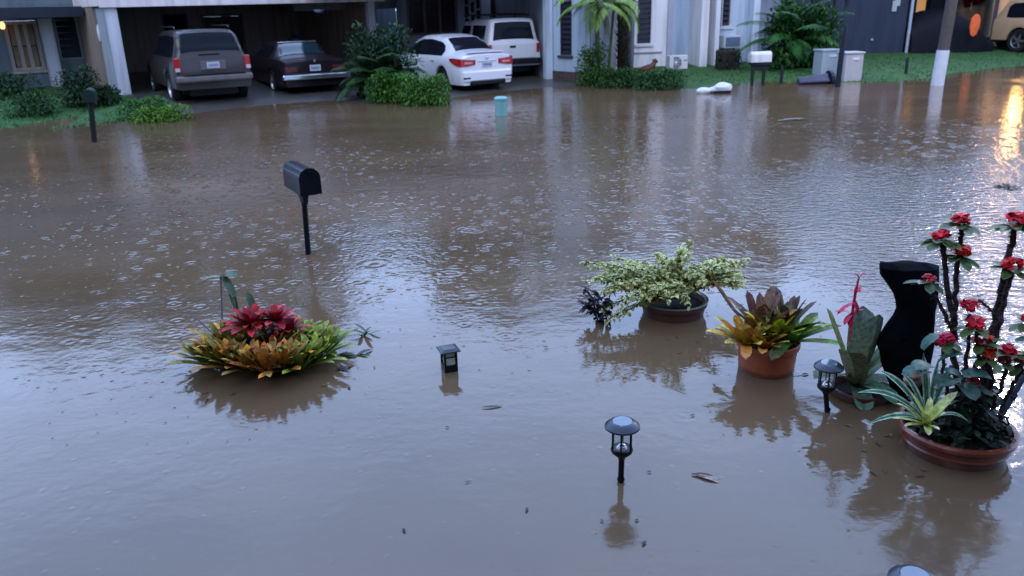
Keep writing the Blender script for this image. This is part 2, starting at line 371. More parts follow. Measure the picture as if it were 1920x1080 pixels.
# --- unseen house added behind the camera: wall and eave shade the near garden
ho = thing('added_shade_house', (0, -1.6, 0), 'unseen house added behind the camera, its eave shading the near garden', 'house')
b = MB(ho.location); b.wbox(V3((-14, -1.6, 0)), V3((1, 0, 0)), 0, 28, -.3, 0, -.4, 6.2); b.build('wall', mat('beige_stucco', (.24, .19, .155)), ho)
b = MB(ho.location); b.wbox(V3((-14, -1.6, 0)), V3((1, 0, 0)), -.3, 28.3, 0.003, 2.3, 3.2, 3.4); b.build('eave', mat('beige_stucco', (.24, .19, .155)), ho)
# --- house with the wide two car carport, on the left
AX = T(150, 172); AX.z = 0
h = thing('carport_house', (P0.x, P0.y, 0), 'beige house with a wide flat pale fascia over its open dark two car carport', 'house')
beige = mat('beige_stucco', (.24, .19, .155), .85, var=.12, scale=2, bump=.3, bscale=50)
fasc = mat('pinkish_white_fascia', (.80, .70, .69), .6, var=.05, scale=2)
WL = (E0 - P0).length; HZ = 2.45
b = MB(h.location); b.wbox(P0, u1, -.12, WL, -.12, 6.6, HZ + .02, HZ + .34); b.build('roof', fasc, h)
b = MB(h.location); b.wbox(P0, u1, -.16, WL + .05, -.20, -.123, HZ - .02, HZ + .42); b.build('fascia', fasc, h)
BW = P0 + n1 * 6.2
dr = rect(BW, u1, 390, 30, 458, 150); lv = rect(BW, u1, 303, 4, 352, 62)
b = MB(h.location)
panel(b, BW, u1, -.1, WL, -.1, HZ, .2, [(dr[0], dr[1], -.2, 2.1), (lv[0], lv[1], 1.25, 2.25)])
b.wbox(E0 - u1 * .2, n1, 0.3, 6.2, -.2, 0, -.1, HZ); b.wbox(P0, n1, 1.2, 6.2, -.1, .1, -.1, HZ)
b.build('wall', beige, h)
b = MB(h.location); b.wbox(BW, u1, dr[0] + .01, dr[1] - .01, .05, .10, -.05, 2.09)
dd_ = b.build('door', mat('dark_brown_door', (.035, .028, .027), .5), h)
b = MB(h.location); b.wbox(BW, u1, dr[0] - .09, dr[0] - .003, -.03, .06, 0, 2.18); b.wbox(BW, u1, dr[1] + .003, dr[1] + .09, -.03, .06, 0, 2.18); b.wbox(BW, u1, dr[0] - .003, dr[1] + .003, -.028, .06, 2.1, 2.18); b.build('frame', mat('door_frame_brown', (.10, .08, .07), .6), dd_)
window(h, BW, u1, (lv[0], lv[1], 1.25, 2.25), 1, 8, mat('door_frame_brown', (.1, .08, .07)), slat_dark)
wpost = mat('white_column_paint', (.60, .61, .66), .6, var=.06, scale=2)
b = MB(h.location); b.wbox(P0, u1, -.02, .24, -.05, 1.15, -.1, HZ - .03); b.build('column', mat('grey_blue_stucco', (.30, .33, .38), .8, var=.1, bump=.3), h)
b = MB(h.location); b.wbox(P0, u1, -.03, .27, -.09, -.053, -.1, HZ - .03); b.build('column_face', wpost, h)
q = E0 - u1 * .35 + n1 * .2
b = MB(h.location); b.wbox(q, u1, 0, .22, 0, .22, -.1, HZ - .02); b.build('post', wpost, h)
# upper storey set back behind the carport
b = MB(h.location); b.wbox(P0 + n1 * 6.6, u1, -1.5, WL + .2, 0, 6, 2.2, 5.4); b.build('upper_storey', mat('grey_stucco', (.22, .22, .24), .85, var=.12, bump=.3), h)
# wall plate lamp on the column
pl = onplane(187, 58, P0, u1) 
b = MB(pl); 
for k in range(1): b.lathe((0, 0, 0), [(0, .12), (.09, .10), (.13, .02), (.13, -.08), (.10, -.17), (0, -.18)], 16)
b.v = [V3((v.x * .45, v.y * .9, v.z * 1.6)) + pl for v in b.v]
la = b.build('wall_lantern', mat('white_plastic', (.7, .72, .76), .35), None, True); tag(la, 'white wall lantern fixed to the carport column', 'lamp')
# small bluish ceiling lamp in the carport
cl = onplane(598, 20, E0 - u1 * 2.5, u1); 
b = MB(cl); b.lathe(cl, [(0, -.07), (.1, -.05), (.15, 0), (.16, .03), (0, .03)], 20); tag(b.build('ceiling_light', mat('bluish_glass_shade', (.3, .42, .6), .25), None, True), 'small bluish glass ceiling light at the carport of the left house', 'lamp')

# --- far left house: dark awning, warm porch
A0_ = T(62, 168); A0_.z = 0; A0_ = A0_ + n1 * .6
hb = thing('porch_house', (A0_.x, A0_.y, 0), 'house at far left with dark awning, warmly lit porch and louvred window', 'house')
bluegrey = siding('blue_grey_wall', (.13, .16, .18), 0.22, .4)
tEnd = along(A0_, u1, 192, 100)
o1 = rect(A0_, u1, 14, 42, 78, 132); o2 = rect(A0_, u1, 103, 2, 148, 112)
b = MB(hb.location); panel(b, A0_, u1, -5, tEnd, -.1, 5.2, .2, [(o1[0], o1[1], .75, 2.15), (o2[0], o2[1], o2[2], 2.55)]); b.build('wall', bluegrey, hb)
window(hb, A0_, u1, (o1[0], o1[1], .75, 2.15), 3, 2, mat('cream_trim', (.36, .30, .25), .6), mat('curtain_tan', (.20, .14, .09), .8), .10, slat=.47)
window(hb, A0_, u1, (o2[0], o2[1], o2[2], 2.55), 1, 8, mat('dull_white_trim', (.24, .25, .28), .6), slat_dark, .05, slat=.42, sill=False)
b = MB(hb.location); a = along(A0_, u1, 92, 90); b.wbox(A0_, u1, a - .16, a + .16, -.35, -.03, -.1, 2.2); b.wbox(A0_, u1, a - .26, a + .26, -.45, .0 - .003, -.1, .22); b.build('column', mat('pale_column', (.42, .42, .46), .7), hb)
b = MB(hb.location); tA = along(A0_, u1, 100, 20); b.wbox(A0_, u1, -5, tA + .5, -1.5, -.005, 2.22, 2.5); b.build('awning', mat('dark_awning', (.025, .03, .045), .7), hb)
b = MB(hb.location); b.wbox(A0_, u1, -5.2, tEnd + .1, -.4, 6, 5.21, 5.4); b.build('roof', mat('flat_roof', (.15, .15, .17), .8), hb)
lp = onplane(4, 48, A0_ - n1 * .25, n1); 
b = MB(lp); b.lathe(lp, [(0, .11), (.05, .09), (.075, 0), (.05, -.09), (0, -.1)], 16); pe = b.build('porch_lamp', mat('lit_bulb_warm', (1, .6, .3), .5, emit=(1, .55, .22), es=2.2), None, True)
tag(pe, 'glowing warm porch lamp on the far left house wall', 'lamp')
b = MB(lp); b.wbox(lp + n1 * .25, u1, -.03, .03, -.25, -.02, lp.z - .02, lp.z + .02); b.wbox(lp + n1 * .25, u1, -.06, .06, -.02, -.004, lp.z - .09, lp.z + .09); b.build('bracket', blk, pe)

# --- centre house with the shaded carport (pickup) and the pale side wall
hc = thing('siding_house', (C2.x, C2.y, 0), 'pale blue house with dark louvred carport wall and white corner column, in centre', 'house')
paleblue = siding('pale_blue_siding', (.42, .50, .58), .19, .35)
stucco_b = mat('blue_white_stucco', (.50, .58, .68), .8, var=.06, scale=2, bump=.25, bscale=60)
shade_w = mat('shaded_carport_wall', (.20, .23, .26), .8, var=.10, scale=1.5, bump=.3, bscale=40)  # carport shade is put into this darker wall colour
side_d = V3((-.26, .966, 0)).normalized()
CB = C2 + side_d * 6.0                                  # back corner
bw_d = -u2
tl = along(CB, u2, 752)
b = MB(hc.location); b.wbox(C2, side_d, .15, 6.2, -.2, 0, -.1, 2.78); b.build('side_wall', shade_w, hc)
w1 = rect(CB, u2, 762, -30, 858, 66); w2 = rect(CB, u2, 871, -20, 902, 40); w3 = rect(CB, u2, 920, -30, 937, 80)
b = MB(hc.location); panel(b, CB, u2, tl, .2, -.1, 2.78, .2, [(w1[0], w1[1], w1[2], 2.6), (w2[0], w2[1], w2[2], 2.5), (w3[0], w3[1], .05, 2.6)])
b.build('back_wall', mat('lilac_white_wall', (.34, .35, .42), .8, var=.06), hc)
window(hc, CB, u2, (w1[0], w1[1], w1[2], 2.6), 3, 14, mat('brownish_mullion', (.14, .12, .13), .6), slat_brown, .09, slat=.46, sill=False)
# decorative breeze block grille
gr = MB(hc.location); u0_, u1_, z0_, z1_ = w2[0], w2[1], w2[2], 2.5
for k in range(1, 3): gr.wbox(CB, u2, u0_ + (u1_ - u0_) * k / 3 - .03, u0_ + (u1_ - u0_) * k / 3 + .03, .03, .13, z0_, z1_)
zz = z0_; k = 0
while zz < z1_ - .15:
    c0 = u0_ + (u1_ - u0_) * (k % 3) / 3; gr.wbox(CB, u2, c0 + .03, c0 + (u1_ - u0_) / 3 - .03, .035, .125, zz + .1, zz + .15); zz += .14; k += 1
go = gr.build('grille', mat('lilac_white_wall', (.34, .35, .42)), hc)
b = MB(hc.location); b.wbox(CB, u2, u0_, u1_, .17, .175, z0_, z1_); b.build('pane', dk, go)
b = MB(hc.location); b.wbox(CB, u2, w3[0] + .005, w3[1] - .005, .06, .1, .06, 2.59); b.build('door', mat('near_black_door', (.014, .013, .018), .5), hc)
b = MB(hc.location); b.wbox(C2, u2, -.08, .13, -.10, .14, -.1, 2.78); b.build('column', mat('pale_blue_column', (.52, .59, .68), .6), hc)
b = MB(hc.location); b.wbox(C2 - u2 * 6.6, u2, 0, 6.78, -.3, 6.3, 2.79, 3.05); b.build('carport_roof', wh, hc)
Lw = T(700, 118); Lw.z = 0; Lw = Lw + n2 * 4.6
b = MB(hc.location); a0, a1 = along(Lw, u2, 640), along(Lw, u2, 749); b.wbox(Lw, u2, a0, a1, 0, .25, -.1, 5.4); b.build('wing_wall', mat('bright_blue_stucco', (.52, .64, .80), .8, var=.05), hc)
# pale siding wall right of the column, brick footing
D0 = C2 + u2 * .135; D1 = T(1096, 155); D1.z = 0; dd1 = (D1 - D0); dl = dd1.length; dd1.normalize()
wo = rect(D0, dd1, 1050, 8, 1072, 104)
b = MB(hc.location); panel(b, D0, dd1, 0, dl, .30, 5.4, .2, [(wo[0], wo[1], wo[2], 2.55)]); b.build('siding_wall', paleblue, hc)
b = MB(hc.location); b.wbox(D0, dd1, -.0, dl + .05, -.05, .25, -.1, .297); b.build('footing', brick('dark_red_brick', (.10, .045, .045), (.065, .03, .032), (.10, .09, .09)), hc)
window(hc, D0, dd1, (wo[0], wo[1], wo[2], 2.55), 1, 12, mat('dark_frame', (.04, .04, .055), .5), slat_dark, .04, slat=.46)
K0 = D0 + dd1 * dl
K1 = T(1188, 127); K1.z = 0
K0b = K0 + V3((.0, 1.6, 0)); kd = (K1 + V3((0, 1.3, 0)) - K0b); kl = kd.length; kd.normalize()
b = MB(hc.location); b.wbox(K0, V3((0, 1, 0)), .25, 1.6, -.2, 0, -.1, 5.4); b.wbox(K0b, kd, 0.0, kl + .4, 0.003, .2, -.1, 5.4); b.build('recessed_wall', siding('shaded_recess_siding', (.30, .33, .38), .2, .5), hc)  # shade of the recess put into the greyer siding colour
pp = along(K0b, kd, 1132, 60)
b = MB(hc.location); b.wbox(K0b, kd, pp - .07, pp + .07, -.5, -.36, -.1, 3.0); b.build('porch_post', wpost, hc)
b = MB(hc.location); b.wbox(C2 - u2 * 6.6 + n2 * 6.4, u2, 0, 10.5, 0, 5, 2.2, 5.5); b.build('upper_storey', mat('grey_stucco', (.3, .3, .32)), hc)

# --- white house with louvred windows
hd = thing('white_house', (K1.x, K1.y, 0), 'white painted house with tall louvred windows and fin columns behind the lawn', 'house')
whw = mat('white_wall_paint', (.76, .75, .78), .75, var=.05, scale=1.2, bump=.25, bscale=50)
blw = mat('light_blue_wall_paint', (.46, .56, .68), .75, var=.05, scale=1.2, bump=.25, bscale=50)
e2 = V3((.985, .17, 0)).normalized(); ZT = 5.2
t1 = along(K1, e2, 1250, 80)
oa = rect(K1, e2, 1195, -90, 1224, 83)
b = MB(hd.location); panel(b, K1, e2, 0, t1, -.1, ZT, .25, [oa]); b.wbox(K1, V3((0, 1, 0)), .25, 2, -.25, 0, -.1, ZT); b.build('wall', whw, hd)
window(hd, K1, e2, oa, 1, 17, wh, slat_dark, .03, slat=.36, w=.05)
b = MB(hd.location); b.wbox(K1, e2, oa[0] - .05, oa[1] + .35, -.05, -.003, oa[2] - .28, oa[2] - .24); b.build('ledge', mat('grey_ledge', (.3, .3, .35)), hd)
M0 = K1 + e2 * t1 + V3((0, .55, 0))
t2 = along(M0, e2, 1322, 90)
b = MB(hd.location); b.wbox(M0, e2, -.3, t2 + 1.2, 0, .25, -.1, ZT); b.build('blue_wall', blw, hd)
b = MB(hd.location); pA = K1 + e2 * t1; b.wbox(pA, e2, .003, .16, -.05, .54, -.1, ZT); b.build('corner_pilaster', mat('violet_grey_paint', (.36, .38, .46), .7), hd)
# two fins with a narrow window between, then a wall with a window and a pilaster at its end
def fin(px, wd, yoff, name, m):
    q = M0 + V3((0, yoff, 0)); a = along(q, e2, px, 80); b = MB(hd.location); b.wbox(q, e2, a, a + wd, -.0, .9, -.1, ZT); return b.build(name, m, hd)
fin(1313, .26, -1.0, 'fin_column', whw); fin(1340, .15, -.8, 'fin_column', whw)
Q0 = M0 + V3((0, -.25, 0)); qa, qb = along(Q0, e2, 1349, 80), along(Q0, e2, 1398, 80)
ob = rect(Q0, e2, 1350, -90, 1374, 50); oc = rect(Q0, e2, 1324, -90, 1338, 50)
b = MB(hd.location); panel(b, Q0, e2, qa, qb, -.1, ZT, .2, [ob]); b.build('wall', blw, hd)
window(hd, Q0, e2, (max(ob[0], qa + .03), ob[1], ob[2], ob[3]), 1, 14, wh, slat_dark, .03, slat=.4)
b = MB(hd.location); panel(b, Q0 + V3((0, .1, 0)), e2, oc[0] - .25, oc[1] + .2, -.1, ZT, .12, [oc]); b.build('wall', whw, hd)
window(hd, Q0 + V3((0, .1, 0)), e2, oc, 1, 14, wh, slat_dark, .02, slat=.42)
b = MB(hd.location); b.wbox(Q0, e2, qb, qb + .22, -.45, .25, -.1, ZT); b.build('corner_pilaster', mat('pale_blue_column', (.52, .59, .68)), hd)
b = MB(hd.location); b.wbox(Q0, e2, qb + .225, qb + 4.3, .5, .7, -.1, 3.4); b.build('side_wall', mat('dim_blue_wall', (.22, .26, .34), .8), hd)
b = MB(hd.location); b.wbox(K1, e2, -.3, qb + 3, -.35, 7, ZT + .002, ZT + .22); b.build('roof', wh, hd)

# --- navy house and the lit carport to its right
NV = T(1588, 101); NV.z = 0
he = thing('navy_house', (NV.x, NV.y, 0), 'dark navy blank walled house with a white downpipe, beyond the utility boxes', 'house')
navy = mat('navy_wall_paint', (.018, .026, .052), .7, var=.08, scale=1.5, bump=.2, bscale=40)
e3 = V3((.97, .24, 0)).normalized(); tn = along(NV, e3, 1697, 60)
b = MB(he.location); b.wbox(NV, e3, -2.6, tn, 0, .25, 0, 3.6); b.wbox(NV + e3 * tn, V3((-.24, .97, 0)), .25, 4.5, 0.003, .25, 0, 3.6); b.build('wall', navy, he)
b = MB(he.location); b.wbox(NV, e3, -2.8, tn + 8.5, -.3, 6, 3.61, 3.8); b.build('roof', mat('flat_roof', (.15, .15, .17)), he)
b = MB(he.location); q = NV + e3 * (tn + .10) - n2 * .06; b.tube([q + V3((0, 0, .1)), q + V3((0, 0, 3.58))], .055, 10); b.build('downpipe', mat('blue_white_pipe', (.36, .42, .52), .5), he, True)
p = onplane(1680, 10, NV - V3((0, .02, 0)), V3((-.24, .97, 0))); b = MB(he.location); 
b.wbox(p, e3, -.16, .02, -.03, -.003, p.z - .20, p.z + .16); b.wbox(p, e3, -.06, .14, -.034, -.004, p.z - .02, p.z + .2); b.build('wall_ornament', mat('pale_ornament', (.35, .42, .42), .6), he)
p = onplane(1634, 74, NV - V3((0, .02, 0)), V3((-.24, .97, 0))); b = MB(he.location); b.wbox(p, e3, -.05, .05, -.03, -.003, p.z - .03, p.z + .03); b.build('tap', mat('steel_tap', (.5, .5, .55), .3, 1), he)
RB = NV + e3 * tn + n2 * 4.5
b = MB(he.location); b.wbox(RB, e3, -.1, 9.5, 0, .25, .1, 3.6); b.build('porch_wall', mat('slate_wall', (.06, .075, .10), .8, var=.1), he)
ta, tb = along(RB, e3, 1714, 30), along(RB, e3, 1731, 30)
b = MB(he.location); b.wbox(RB, e3, ta - .35, ta, -.06, -.003, .2, 3.2); b.build('dark_shutter', mat('dark_frame', (.03, .03, .04)), he)
b = MB(he.location); b.wbox(RB, e3, ta, tb, -.06, -.003, .3, 3.0); b.build('lamplit_strip', mat('lamplight_glow', (.6, .4, .2), .6, emit=(1, .50, .16), es=.42), he)  # emission stands in for warm lamplight on the porch wall
b = MB(he.location); b.wbox(RB, e3, tb, tb + .25, -.06, -.003, .3, 3.0); b.build('door_jamb', mat('dark_brown_door', (.035, .02, .015)), he)
# red folded hanging cloth / parasol in the porch
rp = onplane(1822, 6, RB - n2 * 1.2, n2)
b = MB(rp); 
for k in range(7):
    a = -.55 + k * .16; b.leaf(rp + e3 * a + V3((0, 0, .42)), V3((.25, 0, -1)) + e3 * (.5 - k * .05), .75 - .05 * k, .26, .35, .3, 6, (.20, .008, .02), (.33, .015, .04), roll=pi / 2)
b.tube([rp + V3((0, 0, -.3)), rp + V3((0, 0, .5))], .02, 6)
o = b.build('red_cloth', MATTE, None, True); tag(o, 'crumpled dark red cloth hung up above the covered car at right', 'cloth')

# distant flat roofs and trees whose reflection the water carries
def tree(px, Y, hgt, cr_, seed, label, sc=(1, 1, .8), leafc=(.035, .07, .022), nl=3600, name='dense_tree'):
    r = random.Random(seed); x = W(px, 60, Y).x; base = V3((x, Y, .2))
    root = thing(name, base, label, 'tree', 'trees behind the houses')
    t = MB(base); top = base + V3((r.uniform(-.5, .5), 0, hgt * .62))
    t.tube([base, base.lerp(top, .5) + V3((.15, 0, 0)), top], [.28, .2, .1], 10)
    clumps = []
    for k in range(16):
        a = r.uniform(0, 2 * pi); rr = cr_ * sqrt(r.random()) * .8
        c = base + V3((cos(a) * rr * sc[0], sin(a) * rr, hgt * r.uniform(.5, .9))); clumps.append((c, cr_ * r.uniform(.28, .45)))
        if k % 2: t.tube([base.lerp(top, r.uniform(.5, .95)), (base.lerp(top, .8) + c) / 2 + V3((0, 0, .3)), c], [.09, .06, .02], 6)
    t.build('trunk', mat('tree_bark', (.07, .055, .045), .9, bump=.6), root, True)
    f = MB(base)
    for k in range(nl):
        c, q = clumps[k % len(clumps)]
        v = V3((r.gauss(0, 1), r.gauss(0, 1), r.gauss(0, 1))).normalized() * q * r.uniform(.55, 1.08); v.z *= sc[2]
        p = c + v; s = r.uniform(.22, .46); a = V3((r.gauss(0, 1), r.gauss(0, 1), r.gauss(0, .6))).normalized(); bb = a.cross(V3((r.gauss(0, 1), r.gauss(0, 1), r.gauss(0, 1)))).normalized()
        f.col = jit(leafc, .45, r); f.add([p - a * s, p + bb * s * .5, p + a * s, p - bb * s * .5], [(0, 1, 2, 3)])
    f.build('crown', MATTE, root)
for i, (px, Y, hh, cw) in enumerate(((-120, 36, 12.5, 5.5), (170, 40, 14, 5.5), (420, 39, 13, 5.5), (700, 44, 12, 5.0), (930, 42, 14.5, 4.6), (1070, 41, 12.5, 4.2), (1290, 42, 12.5, 4.6), (1500, 44, 13.0, 4.8), (1760, 44, 11.0, 4.4), (2100, 44, 9, 4.5))):
    tree(px, Y, hh, cw, 50 + i, 'broad dark evergreen tree standing behind the row of houses')

# ------------------------------------------------------------------ vehicles
def lerp_tab(tab, x):
    if x <= tab[0][0]: return tab[0][1:]
    for p, q in zip(tab, tab[1:]):
        if x <= q[0]:
            t = (x - p[0]) / (q[0] - p[0]); t = t * t * (3 - 2 * t) * .5 + t * .5
            return tuple(a + (b - a) * t for a, b in zip(p[1:], q[1:]))
    return tab[-1][1:]
def vehicle(name, label, base, heading, tab, wheels, paint, Lg, arch=.37, wr=.32, group=None, zlow=.22):
    """tab rows: x from the rear, roof z, belt z, belt half width, roof half width, greatest half width"""
    root = thing(name, base, label, 'car', group, rz=pi / 2 + heading)
    xs_ = sorted({round(v, 3) for v in [r[0] for r in tab] + [i * .06 for i in range(int(Lg / .06) + 1)] + [Lg]})
    def low(x):
        z = zlow
        for wx in wheels:
            d = abs(x - wx)
            if d < arch: z = max(z, wr + sqrt(arch * arch - d * d) * 1.0)
        return z
    def sec(x):
        zt, zb, wb, wt, wm = lerp_tab(tab, x); zl = low(x); cab = max(0.0, min(1.0, (zt - zb) / .25))
        zr = zt - .07 * cab - .02
        return [(wm * .93, zl), (wm * .99, max(zl + .02, .42)), (wm, max(zl + .04, .62)), (wm * .985, max(zb - .16, zl + .06)), (wb, zb - .02), (wb - (wb - wt) * .12 * 1, zb + .02 * 1),
                ((wt + .02), zr), (wt * .93, zt - .03), (wt * .6, zt - .008), (0, zt)]
    b = MB(); K = 10; W2 = 2 * K - 1
    for x in xs_:
        s = sec(x); row = [(x, y, z) for y, z in s] + [(x, -y, z) for y, z in reversed(s[:-1])]
        b.v += [V3(v) for v in row]; b.c += [(1, 1, 1)] * W2
    for i in range(len(xs_) - 1):
        for j in range(W2 - 1): b.f.append((i * W2 + j, i * W2 + j + 1, (i + 1) * W2 + j + 1, (i + 1) * W2 + j))
    b.f.append(tuple(range(W2))[::-1]); e = (len(xs_) - 1) * W2; b.f.append(tuple(range(e, e + W2)))
    body = b.build('body', paint, root, True, local=True)
    u = MB(); u.box((Lg / 2, 0, .34), (Lg - .5, 1.2, .24)); u.build('underbody', blk, root, local=True)
    tyre = mat('black_tyre_rubber', (.012, .012, .013), .8); rimm = mat('alloy_rim', (.35, .36, .38), .3, .8)
    wt_ = tab[len(tab) // 2][5]
    for wx in wheels:
        for sd in (1, -1):
            t = MB(); y0 = sd * (wt_ - .12)
            def ringp(pr, mb):
                n = 28; k = len(pr); vs = [(wx + r * cos(2 * pi * j / n), y0 + sd * yy, wr + r * sin(2 * pi * j / n)) for r, yy in pr for j in range(n)]
                mb.add(vs, [(i * n + j, i * n + (j + 1) % n, (i + 1) * n + (j + 1) % n, (i + 1) * n + j) for i in range(k - 1) for j in range(n)])
            ringp([(0, -.12), (wr * .9, -.12), (wr, -.08), (wr, .08), (wr * .93, .11), (wr * .66, .10), (wr * .64, .04), (0, .04)], t)
            wo_ = t.build('wheel', tyre, root, True, local=True)
            t = MB(); ringp([(wr * .64, .102), (wr * .60, .08), (wr * .58, .05)], t)
            for k in range(5):
                a = 2 * pi * k / 5; M = Matrix.Rotation(-a, 3, 'Y'); t.box((wx + cos(a) * wr * .32, y0 + sd * .065, wr + sin(a) * wr * .32), (wr * .6, .03, .06), M=M)
            t.build('rim', rimm, wo_, True, local=True)
    # tools for laying glass and lamps on the shell
    def top(x, y):
        s = sec(x); y = abs(y)
        for p, q in zip(s[4:], s[5:]):
            if q[0] <= y <= p[0] + 1e-6: return p[1] + (q[1] - p[1]) * ((p[0] - y) / max(1e-6, p[0] - q[0]))
        return s[-1][1]
    def side(x, z):
        s = sec(x)
        for p, q in zip(s, s[1:7]):
            if p[1] <= z <= q[1]: return p[0] + (q[0] - p[0]) * ((z - p[1]) / max(1e-6, q[1] - p[1]))
        return s[6][0]
    root['zz'] = 0; del root['zz']
    return root, body, sec, top, side
def top_glass(nm, top, xa, xb, wa, wb, m, parent, n=8):
    b = MB(); R = []
    for i in range(n + 1):
        x = xa + (xb - xa) * i / n; ww = wa + (wb - wa) * i / n
        for j in range(n + 1):
            y = -ww + 2 * ww * j / n; e = .004; nz_ = Vector((top(x, y) - top(x + .01, y), 0, .01)).normalized()
            b.v.append(V3((x, y, top(x, y))) + nz_ * .008); b.c.append((1, 1, 1))
    for i in range(n):
        for j in range(n): a = i * (n + 1) + j; b.f.append((a, a + 1, a + n + 2, a + n + 1))
    return b.build(nm, m, parent, True, local=True)
def side_glass(nm, side, rows, m, parent, sd=1, off=.008):
    """rows: (x, z low, z high)"""
    b = MB(); n = 5
    for x, z0, z1 in rows:
        for k in range(n + 1):
            z = z0 + (z1 - z0) * k / n; b.v.append(V3((x, sd * (side(x, z) + off), z))); b.c.append((1, 1, 1))
    for i in range(len(rows) - 1):
        for k in range(n): a = i * (n + 1) + k; b.f.append((a, a + 1, a + n + 2, a + n + 1))
    return b.build(nm, m, parent, True, local=True)
def boxpart(nm, c, s, m, parent, bev=.012, rz=0):
    b = MB(); b.box(c, s, rz); return b.build(nm, m, parent, local=True, bevel=bev)
glass = mat('tinted_car_glass', (.006, .008, .014), .08, var=.1, spec=.15)
redl = mat('red_lamp_lens', (.38, .012, .018), .15, var=.1, spec=.7); whl = mat('clear_lamp_lens', (.55, .5, .52), .15)
plate_m = mat('number_plate_white', (.45, .47, .55), .4)
def plate(root, x, y, z, w=.31, h=.15):
    p = boxpart('number_plate', (x, y, z), (.012, w, h), plate_m, root, .003)
    b = MB()
    for k in range(6): b.box((x - .0085, y - w * .33 + k * w * .132, z - .005), (.004, w * .07, h * .4))
    b.build('plate_marks', mat('plate_blue_grey', (.10, .12, .22), .5), p, local=True)

# white compact saloon
def PP(px, py): p = T(px, py); return V3((p.x, p.y, p.z - .02))
white = mat('white_car_paint', (.72, .72, .78), .28, var=.02, coat=.6)
tabS = [(0, .98, .90, .74, .60, .80), (.06, 1.02, .93, .78, .64, .84), (.35, 1.075, .95, .82, .62, .875), (.62, 1.10, .96, .84, .60, .88), (1.0, 1.30, .955, .85, .56, .88), (1.35, 1.44, .95, .855, .56, .88), (1.9, 1.50, .94, .86, .58, .88), (2.4, 1.49, .93, .86, .58, .88), (2.9, 1.38, .92, .85, .57, .88), (3.45, 1.04, .92, .84, .62, .88), (4.1, .93, .84, .80, .6, .87), (4.5, .74, .68, .70, .55, .80), (4.62, .60, .56, .6, .5, .68)]
pc = PP(915, 171); hd_ = radians(33)
car, body, sec, top, side = vehicle('saloon_car', 'white modern saloon car seen from its rear left corner beside the clipped hedge', pc, hd_, tabS, (1.0, 3.68), white, 4.62, group='cars parked at the houses')
top_glass('rear_window', top, .66, 1.27, .58, .46, glass, car)
def arc_rows(x0, x1, zb, zt, n=14, p=.55): return [(x0 + (x1 - x0) * i / n, zb(i / n), zt(i / n)) for i in range(n + 1)]
zt = lambda t: .965 + .40 * (max(0, sin(pi * min(1, .06 + t * .94))) ** .42) - .10 * max(0, t - .6)
for sd in (1, -1):
    side_glass('side_window', side, [(x, .965, max(.98, min(sec(x)[6][1] - .03, .965 + .42 * min(1, ((x - .95) / .42) if x < 1.4 else 1) ** .6))) for x in [1.0 + i * .13 for i in range(18)]], glass, car, sd)
    for x in (1.35, 2.35): boxpart('door_handle', (x + .12, sd * .885, .84), (.17, .03, .035), white, car, .008)
    s = MB(); nn = 6; rows = []
    for i in range(nn + 1):
        t = i / nn; x = .42 - .42 * t if False else 0
    # tail lamp: a wedge wrapping the corner
    l = MB(); pr = [(.50, .884, .86, .90), (.30, .884, .77, .92), (.10, .855, .72, .91), (.0, .81, .70, .90), (-.014, .66, .70, .885), (-.016, .40, .74, .865)]
    for x, y, za, zb in pr:
        for o_ in (0, -.03): l.v += [V3((x - (.006 if o_ == 0 and y < .85 else -.02 * (o_ < 0)), sd * (y + (.012 if o_ == 0 else -.05)), za)), V3((x - (.006 if o_ == 0 and y < .85 else -.02 * (o_ < 0)), sd * (y + (.012 if o_ == 0 else -.05)), zb))]; l.c += [(1, 1, 1)] * 2
    for i in range(len(pr) - 1):
        a = i * 4; c_ = a + 4; l.f += [(a, a + 1, c_ + 1, c_), (a + 2, c_ + 2, c_ + 3, a + 3), (a + 1, a + 3, c_ + 3, c_ + 1), (a, c_, c_ + 2, a + 2)]
    l.f += [(0, 2, 3, 1), ((len(pr) - 1) * 4, (len(pr) - 1) * 4 + 1, (len(pr) - 1) * 4 + 3, (len(pr) - 1) * 4 + 2)]
    tl_ = l.build('tail_lamp', redl, car, local=True)
    boxpart('lamp_insert', (-.026, sd * .60, .79), (.012, .24, .05), mat('pink_lamp_insert', (.65, .25, .28), .2), tl_, .004)
    boxpart('bumper_vent', (-.035, sd * .66, .40), (.03, .22, .05), blk, car, .012)
boxpart('bumper', (.02, 0, .44), (.13, 1.56, .30), white, car, .05)
boxpart('diffuser', (.0, 0, .27), (.14, 1.10, .13), blk, car, .03)
boxpart('spoiler', (.10, 0, 1.055), (.16, 1.15, .025), white, car, .01)
boxpart('chrome_strip', (-.008, 0, .825), (.02, .60, .016), mat('chrome', (.6, .6, .62), .12, .9), car, .003)
boxpart('badge', (-.008, 0, .90), (.02, .09, .06), mat('chrome', (.6, .6, .62), .12, .9), car, .01)
plate(car, -.012, 0, .74)

